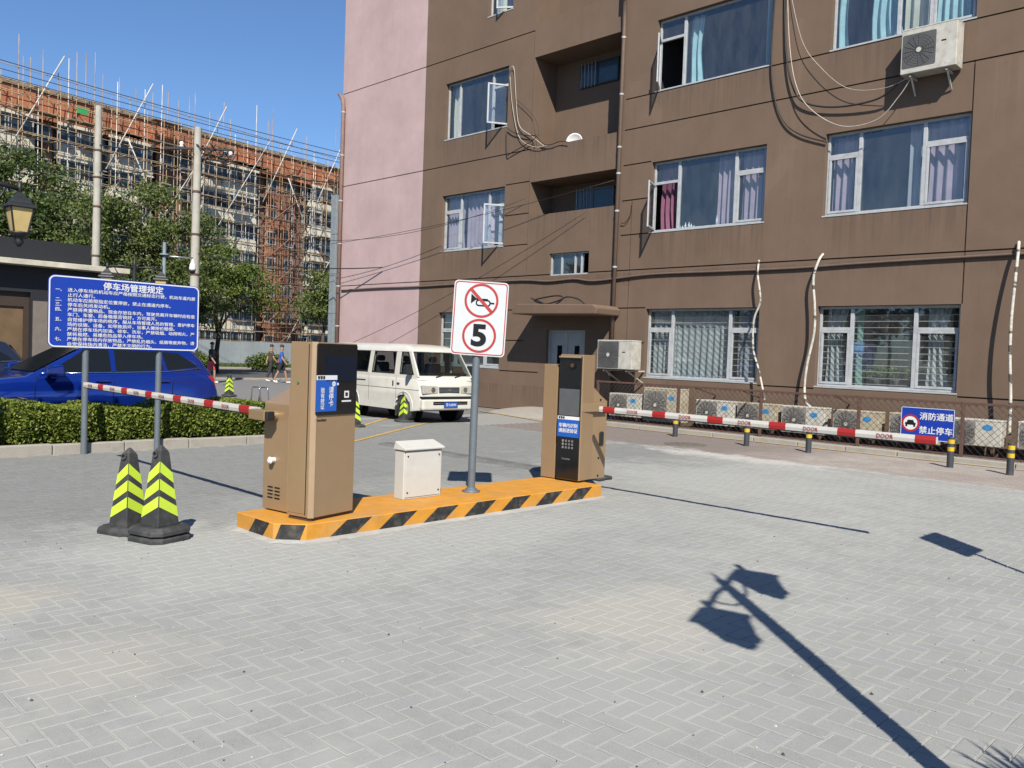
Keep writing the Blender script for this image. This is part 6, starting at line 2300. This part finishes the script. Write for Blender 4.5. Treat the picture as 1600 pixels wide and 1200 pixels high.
lamp_post('double lantern post whose shadow crosses the foreground paving', (-0.33, 3.04), 3.5, R(109))
q = at_depth(31, 288, 11.3)
lamp_post('lantern hanging at the left picture edge above the dark roof', (q.x, q.y - 0.6), q.z - 0.08, R(90))
q = at_depth(210, 430, 20.4)
lamp_post('distant double lantern post rising behind the big blue board', (q.x, q.y), 3.4, R(62))

# sign and spiky shrub that stand outside the picture and throw their shadows into it
SG2 = thing('traffic_sign', 'sign on a thin pole casting a rectangular shadow by the exit lane', 'traffic sign', (-0.72, 7.0, 0), R(90))
mb = MB()
mb.cyl((0, 0, 0), (0, 0, 2.7), 0.022, n=12)
mb.build('post', MT['galv'], SG2, fix=False)
mb = MB()
mb.prism(rrect(0.47, 0.74, 0.045, 5), 'y', -0.035, -0.027)
o = mb.build('plate', MT['signwhite'], SG2)
o.location = (0, 0, 2.36)
SH = thing('spiky_shrub', 'spiky shrub whose shadow edge touches the lower right corner', 'shrub', (0.55, 2.72, 0))
mb = MB()
for k in range(95):
    a, e = RNG.uniform(0, 6.28), RNG.uniform(-0.2, 1.3)
    L_ = RNG.uniform(0.35, 0.6)
    d_ = Vector((math.cos(a) * math.cos(e), math.sin(a) * math.cos(e), math.sin(e)))
    s0 = Vector((-d_.y, d_.x, 0)).normalized() * 0.034
    p0 = Vector((0, 0, 1.25 + 0.2 * RNG.random()))
    mb.add([p0 - s0, p0 + s0, p0 + d_ * L_ + Vector((0, 0, -0.1 * L_))], [(0, 1, 2)])
mb.build('leaves', MT['leaf_dark'], SH, fix=False)
mb = MB()
mb.tube([(0, 0, -0.02), (0.02, 0, 0.7), (0, 0, 1.4)], [0.06, 0.05, 0.04], 8)
mb.build('trunk', MT['bark'], SH, fix=False)

# ------------------------------------------------------------------ poles and overhead wires
def utility_pole(label, base, h, r0, r1, hoops):
    t = thing('utility_pole', label, 'utility pole', (base[0], base[1], 0))
    mb = MB()
    mb.cyl((0, 0, -0.1), (0, 0, h), r0, r1, n=18)
    mb.build('pole', MT['pole'], t, fix=False)
    for z in hoops:
        r_ = r0 + (r1 - r0) * z / h + 0.02
        mb = MB()
        mb.cyl((0, 0, z), (0, 0, z + 0.08), r_, n=16)
        mb.build('hoop', MT['rust'], t, fix=False)
    return t


q = at_depth(150, 400, 38)
P1 = utility_pole('tall round concrete utility pole left of the two', (q.x, q.y), 12.1, 0.2, 0.14, (5.4, 7.6, 8.9, 10.1))
q = at_depth(305, 400, 34)
P2 = utility_pole('concrete utility pole with cable clutter near its top', (q.x, q.y), 10.3, 0.2, 0.14, (4.4, 6.0, 7.7))
mb = MB()
mb.bar((-0.5, -1.1, 9.35), (0.4, 1.3, 9.6), 0.1, 0.08)
mb.bar((-0.2, -0.9, 9.1), (0.2, 0.9, 9.1), 0.06, 0.06)
mb.build('crossarm', MT['lantern_iron'], P2)
mb = MB()
for k in range(26):
    a = Vector((RNG.uniform(-0.3, 0.3), RNG.uniform(-0.3, 1.3), RNG.uniform(9.1, 9.7)))
    b = a + Vector((RNG.uniform(-0.3, 0.3), RNG.uniform(-0.6, 0.6), RNG.uniform(-0.25, 0.25)))
    mb.tube([a, a.lerp(b, 0.5) + Vector((0, 0, -0.15)), b], 0.022, 5)
mb.build('cable_clutter', MT['cable'], P2, fix=False)
for y in (1.35, 1.1, -0.7):
    mb = MB()
    mb.lathe([(0.05, 0), (0.1, 0.05), (0.06, 0.12), (0.1, 0.17), (0.05, 0.24)], (0.1, y, 9.35), 10)
    mb.build('insulator', MT['white'], P2, fix=False)


def wire(label, p0, p1, sag, r=0.018, n=14, m='cable'):
    p0, p1 = Vector(p0), Vector(p1)
    mb = MB()
    mb.tube([p0.lerp(p1, k / n) - Vector((0, 0, 4 * sag * (k / n) * (1 - k / n))) for k in range(n + 1)], r, 5)
    return tag(mb.build('overhead_wire', MT[m], fix=False), label, 'wire', 'overhead wires')


WL = ['topmost overhead wire crossing the sky above the scaffolding', 'second overhead wire from the top above the scaffolding', 'third overhead wire from the top above the scaffolding', 'fourth overhead wire from the top, grazing the scaffold tops']
for lab, (ya, yb) in zip(WL, ((92, 236), (106, 243), (117, 250), (130, 262))):
    wire(lab, at_depth(-60, ya - 17, 46), at_depth(640, yb + 28, 62), 0.25, 0.022)
p1t, p2t = Vector(P1.location) + Vector((0, 0, 10.4)), Vector(P2.location) + Vector((0, 0, 9.5))
wire('service wire slung between the two concrete poles', p1t, p2t, 0.15, 0.025)
wire('lower service wire slung between the two concrete poles', p1t - Vector((0, 0, 1.2)), p2t - Vector((0, 0, 0.6)), 0.2, 0.02)
wire('wire from the cluttered pole to the pink corner', p2t, (-27.3, FY - 0.2, 7.9), 0.3, 0.02)
wire('low wire from the cluttered pole to the pink wall', p2t - Vector((0, 0, 4.2)), (-24.5, FY - 0.1, 4.6), 0.25, 0.02)
wire('wire running left from the tall pole', p1t, at_depth(-80, 120, 40), 0.2, 0.025)
wire('thin wire slanting across the pink wall to the second balcony', (-29.5, FY - 1.2, 5.4), (-14.25, FY - 0.12, 6.45), 0.25, 0.008)
wire('thin wire slanting low across the pink wall', (-29.5, FY - 1.2, 5.9), (-17.6, FY - 0.1, 6.3), 0.55, 0.008)
wire('thin wire dropping from the balcony to the pink wall foot', (-15.2, FY - 0.1, 5.7), (-25.6, FY - 0.5, 1.9), 0.2, 0.008)
# camera mast beside the pole
q = at_depth(255, 480, 30)
CM = thing('camera_mast', 'slim grey mast with side arm and white dome camera', 'mast', (q.x, q.y, 0))
mb = MB()
mb.cyl((0, 0, 0), (0, 0, 5.2), 0.075, 0.06, n=12)
mb.cyl((0, 0, 4.75), (0, 0, 4.8), 0.16, n=12)
mb.build('mast', mat('mast_grey', (0.25, 0.32, 0.34), 0.5), CM, fix=False)
mb = MB()
mb.tube([(0, 0, 4.72), (0.3, 0.9, 4.72)], 0.03, 8)
mb.build('arm', MT['steel'], CM, fix=False)
mb = MB()
mb.lathe([(0.02, 0.1), (0.04, 0), (0.1, -0.1), (0.12, -0.25), (0.12, -0.32)], (0.3, 0.9, 4.6), 12)
mb.lathe([(0.11, -0.32), (0.09, -0.4), (0.03, -0.45)], (0.3, 0.9, 4.6), 12, 1)
mb.build('dome_camera', [MT['white'], MT['glass_dark']], CM, fix=False)

# ------------------------------------------------------------------ far building under scaffolding
A_ = Vector((-66.94, 16.98, 0))
DIR = Vector((-0.1756, 0.9845, 0)).normalized()
TH = math.atan2(DIR.y, DIR.x)
ORG = A_ - DIR * 14
nrm = Vector((DIR.y, -DIR.x, 0))                          # towards the street


def far_x(px, off=0.0):
    """local x on the far facade (set forward by off) below photo column px"""
    v = (px - 800) / FPX * r2 + fwd
    o_ = ORG + nrm * off
    t = (o_ - Vector((0, 0, 0))).dot(nrm) / v.dot(nrm)
    return (v * t - o_).dot(DIR)


FB = thing('far_building', 'long cream and orange apartment block wrapped in scaffolding', 'building', ORG, TH)
LEN, SH_, Z0 = 56.0, 2.36, 0.6
mb = MB()
mb.box(-4, LEN, 0, 10, 0, 17.1)
mb.build('wall', MT['far_brick'], FB)
mb = MB()
mb.hexa([(-4, -1.0, 17.1), (LEN, -1.0, 17.1), (LEN, 10.5, 17.1), (-4, 10.5, 17.1)], [(-4, -0.75, 19.1), (LEN, -0.75, 19.1), (LEN, 9.7, 19.1), (-4, 9.7, 19.1)])
rf = mb.build('roof', MT['far_orange'], FB)
mb = MB()
mb.box(-4, LEN, -0.95, -0.6, 19.1, 19.3)
mb.build('coping', MT['board'], rf)
for px0, px1 in ((238, 258), (412, 446), (60, 76)):
    x0, x1 = far_x(px0, 0.6), far_x(px1, 0.6)
    mb = MB()
    mb.box(x0, x1, -0.5, 0.02, 0, 17.1)
    mb.build('stair_tower', mat('tower_render', (0.33, 0.15, 0.085), 0.9, var=0.3, scale=1, dirt=(0.3, 0.22, 0.17), dirt_amt=0.7, dscale=1.5), FB)
for px0, px1 in ((-40, 48), (84, 150), (163, 232), (309, 350), (352, 394), (478, 512), (514, 560)):
    x0, x1 = far_x(px0, 0.9), far_x(px1, 0.9)
    for fl in range(7):
        z = Z0 + fl * SH_
        mb = MB()
        mb.box(x0, x1, -0.9, 0.01, z, z + 0.95)
        mb.box(x0 - 0.06, x1 + 0.06, -0.98, 0.0, z - 0.12, z - 0.003)
        sp = mb.build('balcony_front', MT['far_cream'], FB)
        nwin = max(2, int((x1 - x0) / 1.3))
        ww = (x1 - x0) / nwin
        for k in range(nwin):
            a, b = x0 + k * ww + 0.05, x0 + (k + 1) * ww - 0.05
            mb = MB()
            frame_rect(mb, a, b, z + 0.955, z + SH_ - 0.13, -0.85, 0.09, 0.08)
            mb.box((a + b) / 2 - 0.04, (a + b) / 2 + 0.04, -0.849, -0.78, z + 1.05, z + SH_ - 0.22)
            w_ = mb.build('window', MT['white_alu'], FB, fix=False)
            p_ = MB()
            p_.box(a + 0.08, b - 0.08, -0.81, -0.79, z + 1.03, z + SH_ - 0.21)
            p_.build('pane', MT['far_glass'], w_, fix=False)
    mb = MB()
    mb.box(x0 - 0.1, x1 + 0.1, -1.02, 0, Z0 + 7 * SH_ - 0.12, Z0 + 7 * SH_ + 0.1)
    mb.build('eave', MT['far_cream'], FB)
for px in (55, 156, 247, 275, 290, 300, 412, 440, 465, 472):
    x = far_x(px)
    for fl in range(7):
        z = Z0 + fl * SH_
        mb = MB()
        frame_rect(mb, x - 0.5, x + 0.5, z + 0.9, z + 2.1, -0.56, 0.08, 0.07)
        w_ = mb.build('window', MT['white_alu'], FB, fix=False)
        p_ = MB()
        p_.box(x - 0.45, x + 0.45, -0.53, -0.51, z + 0.95, z + 2.05)
        p_.build('pane', MT['far_glass'], w_, fix=False)

SF = thing('scaffolding', 'dense tube scaffolding standing along the far building', 'scaffolding', ORG, TH)
rs = random.Random(21)
YS = (-2.5, -1.35, -2.95)
k = 0
x = -3.0
while x < LEN:
    for y in YS:
        if y < -2.6 and rs.random() < 0.55:
            continue
        top = 19.3 + (rs.uniform(0.4, 3.4) if rs.random() < 0.6 else rs.uniform(-0.5, 0.3))
        mb = MB()
        mb.tube([(x, y, 0), (x + rs.uniform(-0.12, 0.12), y, top)], 0.029, 5)
        mb.build('standard', MT['scaf_white'] if rs.random() < 0.25 else MT['scaf'], SF, fix=False)
    x += 1.3
for lv_ in range(24):
    z = 0.4 + lv_ * 0.84
    for y in YS:
        if lv_ % 2 and y > -2:
            continue
        if y < -2.6 and lv_ % 3:
            continue
        mb = MB()
        mb.tube([(-3.6, y - 0.05, z + rs.uniform(-0.1, 0.1)), (LEN * 0.5, y - 0.05, z + rs.uniform(-0.06, 0.06)), (LEN + 0.4, y - 0.05, z + rs.uniform(-0.15, 0.15))], 0.028, 5)
        mb.build('ledger', MT['scaf'], SF, fix=False)
mb = MB()
for lv_ in range(12):
    z = 0.36 + lv_ * 1.68
    x = -3.0
    while x < LEN:
        mb.tube([(x + 0.05, YS[0] - rs.uniform(0.1, 0.4), z), (x + 0.05, -0.4, z)], 0.032, 4)
        x += 1.62
tag(mb.build('transoms', MT['scaf'], SF, fix=False), kind='stuff')
for i in range(7):
    xa = -2 + i * 7.6 + rs.uniform(-0.5, 0.5)
    mb = MB()
    za = rs.choice((1.0, 6.0, 9.5))
    ln = rs.uniform(8.5, 13)
    mb.tube([(xa, -2.62, za), (xa + ln * 0.6, -2.62, za + ln * 0.95)], 0.036, 5)
    mb.build('brace', MT['scaf_white'], SF, fix=False)
    if i % 2:
        mb = MB()
        mb.tube([(xa + 3.5, -2.66, 11.0), (xa + 0.4, -2.66, 16.8)], 0.045, 5)
        mb.build('brace', MT['scaf_white'], SF, fix=False)
# crossed poles rising past the roof edge
for px in (45, 190, 310, 425, 500):
    xa = far_x(px, 2.6)
    mb = MB()
    mb.tube([(xa - 1.6, -2.7, 14.2), (xa + 2.0, -2.7, 21.4)], 0.045, 5)
    mb.build('brace', MT['scaf_white'], SF, fix=False)
for i in range(70):
    x = rs.uniform(-3, LEN - 3)
    lv_ = rs.choice((2, 3, 4, 5, 6, 7, 8, 9, 10, 10, 10, 11, 11))
    z = 0.44 + lv_ * 1.68
    mb = MB()
    mb.box(x, x + rs.uniform(1.6, 3.6), -2.3, -1.5, z, z + 0.06)
    mb.build('plank', MT['board'], SF, fix=False)
# red stair run of scaffold at the tower, green net scrap, workers' canopy boards
mb = MB()
xa = far_x(113, 2.6)
mb.box(xa, xa + 0.75, -2.66, -2.62, 17.75, 18.2)
tag(mb.build('net_scrap', mat('green_net', (0.03, 0.42, 0.12), 0.7), SF), 'bright green net scrap tied to the scaffold')
xa, xb = far_x(404, 2.2), far_x(452, 2.2)
redp = mat('red_primer_tube', (0.28, 0.12, 0.07), 0.6, var=0.25)
for i in range(7):
    mb = MB()
    x = xa + (xb - xa) * i / 6
    mb.tube([(x, -2.9, 0), (x, -2.9, 15.3)], 0.03, 5)
    mb.build('standard', redp, SF, fix=False)
for i in range(12):
    mb = MB()
    mb.tube([(xa - 0.5, -2.98, 0.7 + i * 1.3), (xb + 0.5, -2.98, 0.9 + i * 1.3)], 0.028, 5)
    mb.build('ledger', redp, SF, fix=False)
for i in range(5):
    mb = MB()
    z = 0.8 + i * 2.9
    mb.tube([(xa, -3.02, z), (xb, -3.02, z + 2.7)], 0.04, 5)
    mb.build('brace', redp, SF, fix=False)
# workers on the scaffold
def worker(label, px, py):
    q = at_depth(px, py, 68)
    return q


# grey hoarding at its foot
HD = thing('hoarding', 'long pale grey site hoarding at the foot of the scaffolding', 'hoarding', ORG + nrm * 4.2, TH)
for i in range(46):
    x = -4 + i * 1.25
    mb = MB()
    mb.box(x + 0.01, x + 1.24, -0.03, 0.03, -0.02, 2.0 + RNG.uniform(-0.02, 0.02))
    mb.build('panel', MT['hoarding'], HD, fix=False)
    if i % 2 == 0:
        mb = MB()
        mb.box(x - 0.03, x + 0.03, 0.03, 0.1, 0, 2.05)
        mb.build('post', MT['galv'], HD, fix=False)


# ------------------------------------------------------------------ people
def skin_mesh(name, pts, edges, radii, m, parent, sub=2):
    me = bpy.data.meshes.new(name)
    me.from_pydata(pts, edges, [])
    me.materials.append(m)
    o = bpy.data.objects.new(name, me)
    COL.objects.link(o)
    o.parent = parent
    md = o.modifiers.new('skin', 'SKIN')
    md.use_smooth_shade = True
    if not me.skin_vertices:
        pass
    for i, r_ in enumerate(radii):
        r_ = r_ if isinstance(r_, tuple) else (r_, r_)
        me.skin_vertices[0].data[i].radius = r_
        me.skin_vertices[0].data[i].use_root = (i == 0)
    s_ = o.modifiers.new('sub', 'SUBSURF')
    s_.levels = sub
    s_.render_levels = sub
    return o


def person(label, loc, rz, shirt, legs, step=0.25, shorts=False, cap=None, bag=None, swing=0.2):
    """walks towards local +x"""
    t = thing('person', label, 'person', loc, rz)
    hipz = 0.92
    J = {'pel': (0, 0, hipz), 'wai': (0.01, 0, 1.1), 'che': (0.02, 0, 1.32), 'neck': (0.03, 0, 1.49), 'hd0': (0.04, 0, 1.58), 'hd1': (0.05, 0, 1.70)}
    pts = [J['pel'], J['wai'], J['che'], J['neck'], J['hd0'], J['hd1']]
    ed = [(0, 1), (1, 2), (2, 3), (3, 4), (4, 5)]
    rad = [(0.1, 0.075), (0.09, 0.07), (0.12, 0.08), 0.055, 0.085, 0.08]
    legp, armp = {}, {}
    for s_ in (-1, 1):
        f = s_ * step
        hip, knee, ank, toe = (0, s_ * 0.09, hipz - 0.06), (f * 0.55 + 0.05, s_ * 0.1, 0.5), (f, s_ * 0.1, 0.09 + (0.07 if f < 0 else 0)), (f + 0.15, s_ * 0.11, 0.035)
        i = len(pts)
        pts += [hip, knee, ank, toe]
        ed += [(0, i), (i, i + 1), (i + 1, i + 2), (i + 2, i + 3)]
        rad += [0.085, 0.058, 0.04, 0.035]
        legp[s_] = (hip, knee, ank, toe)
        g = -s_ * swing
        sh, el, wr, hn = (0.02, s_ * 0.18, 1.41), (g * 0.4, s_ * 0.23, 1.14), (g + 0.06, s_ * 0.22, 0.92), (g + 0.1, s_ * 0.21, 0.84)
        i = len(pts)
        pts += [sh, el, wr, hn]
        ed += [(2, i), (i, i + 1), (i + 1, i + 2), (i + 2, i + 3)]
        rad += [0.055, 0.042, 0.032, 0.034]
        armp[s_] = (sh, el, wr)
    skin_mesh('body', pts, ed, rad, MT['skin'], t)
    # shirt
    pts = [(0, 0, hipz - 0.04), J['wai'], J['che'], (0.025, 0, 1.45)]
    ed = [(0, 1), (1, 2), (2, 3)]
    rad = [(0.165, 0.125), (0.15, 0.115), (0.18, 0.125), 0.075]
    for s_ in (-1, 1):
        sh, el, wr = armp[s_]
        i = len(pts)
        pts += [sh, tuple(sh[k] + (el[k] - sh[k]) * 0.75 for k in range(3))]
        ed += [(2, i), (i, i + 1)]
        rad += [0.075, 0.068]
    skin_mesh('shirt', pts, ed, rad, shirt, t)
    pts = [(0, 0, hipz + 0.1)]
    ed, rad = [], [(0.155, 0.118)]
    for s_ in (-1, 1):
        hip, knee, ank, toe = legp[s_]
        i = len(pts)
        pts += [hip, knee if not shorts else tuple(hip[k] + (knee[k] - hip[k]) * 0.9 for k in range(3))]
        ed += [(0, i), (i, i + 1)]
        rad += [0.105, 0.085 if shorts else 0.075]
        if not shorts:
            pts.append(tuple(knee[k] + (ank[k] - knee[k]) * 0.9 for k in range(3)))
            ed.append((i + 1, i + 2))
            rad.append(0.06)
    skin_mesh('shorts' if shorts else 'trousers', pts, ed, rad, legs, t)
    for s_ in (-1, 1):
        hip, knee, ank, toe = legp[s_]
        skin_mesh('shoe', [(ank[0] - 0.04, ank[1], ank[2] - 0.045), (toe[0] - 0.06, toe[1], toe[2] + 0.015), (toe[0] + 0.03, toe[1], toe[2] + 0.005)], [(0, 1), (1, 2)], [0.045, 0.05, 0.035], MT['white'], t, 1)
    mb = MB()
    n_ = 14
    for i in range(7):
        ph = math.pi * 0.5 * i / 6
        for j in range(n_):
            th = 2 * math.pi * j / n_
            mb.v.append((0.035 + 0.105 * math.cos(ph) * math.cos(th), 0.095 * math.cos(ph) * math.sin(th), 1.675 + 0.115 * math.sin(ph)))
    for i in range(6):
        for j in range(n_):
            mb.f.append((i * n_ + j, i * n_ + (j + 1) % n_, (i + 1) * n_ + (j + 1) % n_, (i + 1) * n_ + j))
            mb.m.append(0)
            mb.s.append(True)
    mb.build('hair', cap or MT['hair'], t, fix=True)
    if bag:
        skin_mesh('backpack', [(-0.15, 0, 1.15), (-0.17, 0, 1.35)], [(0, 1)], [(0.13, 0.09), (0.11, 0.08)], bag, t)
    return t


cl = lambda n_, c_: mat('cloth_' + n_, c_, 0.85, var=0.15)
q = on_ground(422, 596)
person('walker in dark olive shirt and dark trousers by the street', (q.x, q.y, -0.02), R(75), cl('olive', (0.07, 0.06, 0.035)), cl('charcoal', (0.03, 0.032, 0.035)), 0.2)
q = on_ground(438, 598)
person('walker in bright blue shirt and dark shorts by the street', (q.x, q.y, -0.02), R(55), cl('blue', (0.03, 0.1, 0.5)), cl('navy', (0.015, 0.016, 0.03)), 0.28, True)
q = on_ground(329, 598)
person('person in dark top and pink shorts beyond the blue car', (q.x, q.y, -0.02), R(40), cl('black', (0.02, 0.02, 0.025)), cl('pink', (0.65, 0.1, 0.14)), 0.12, True)
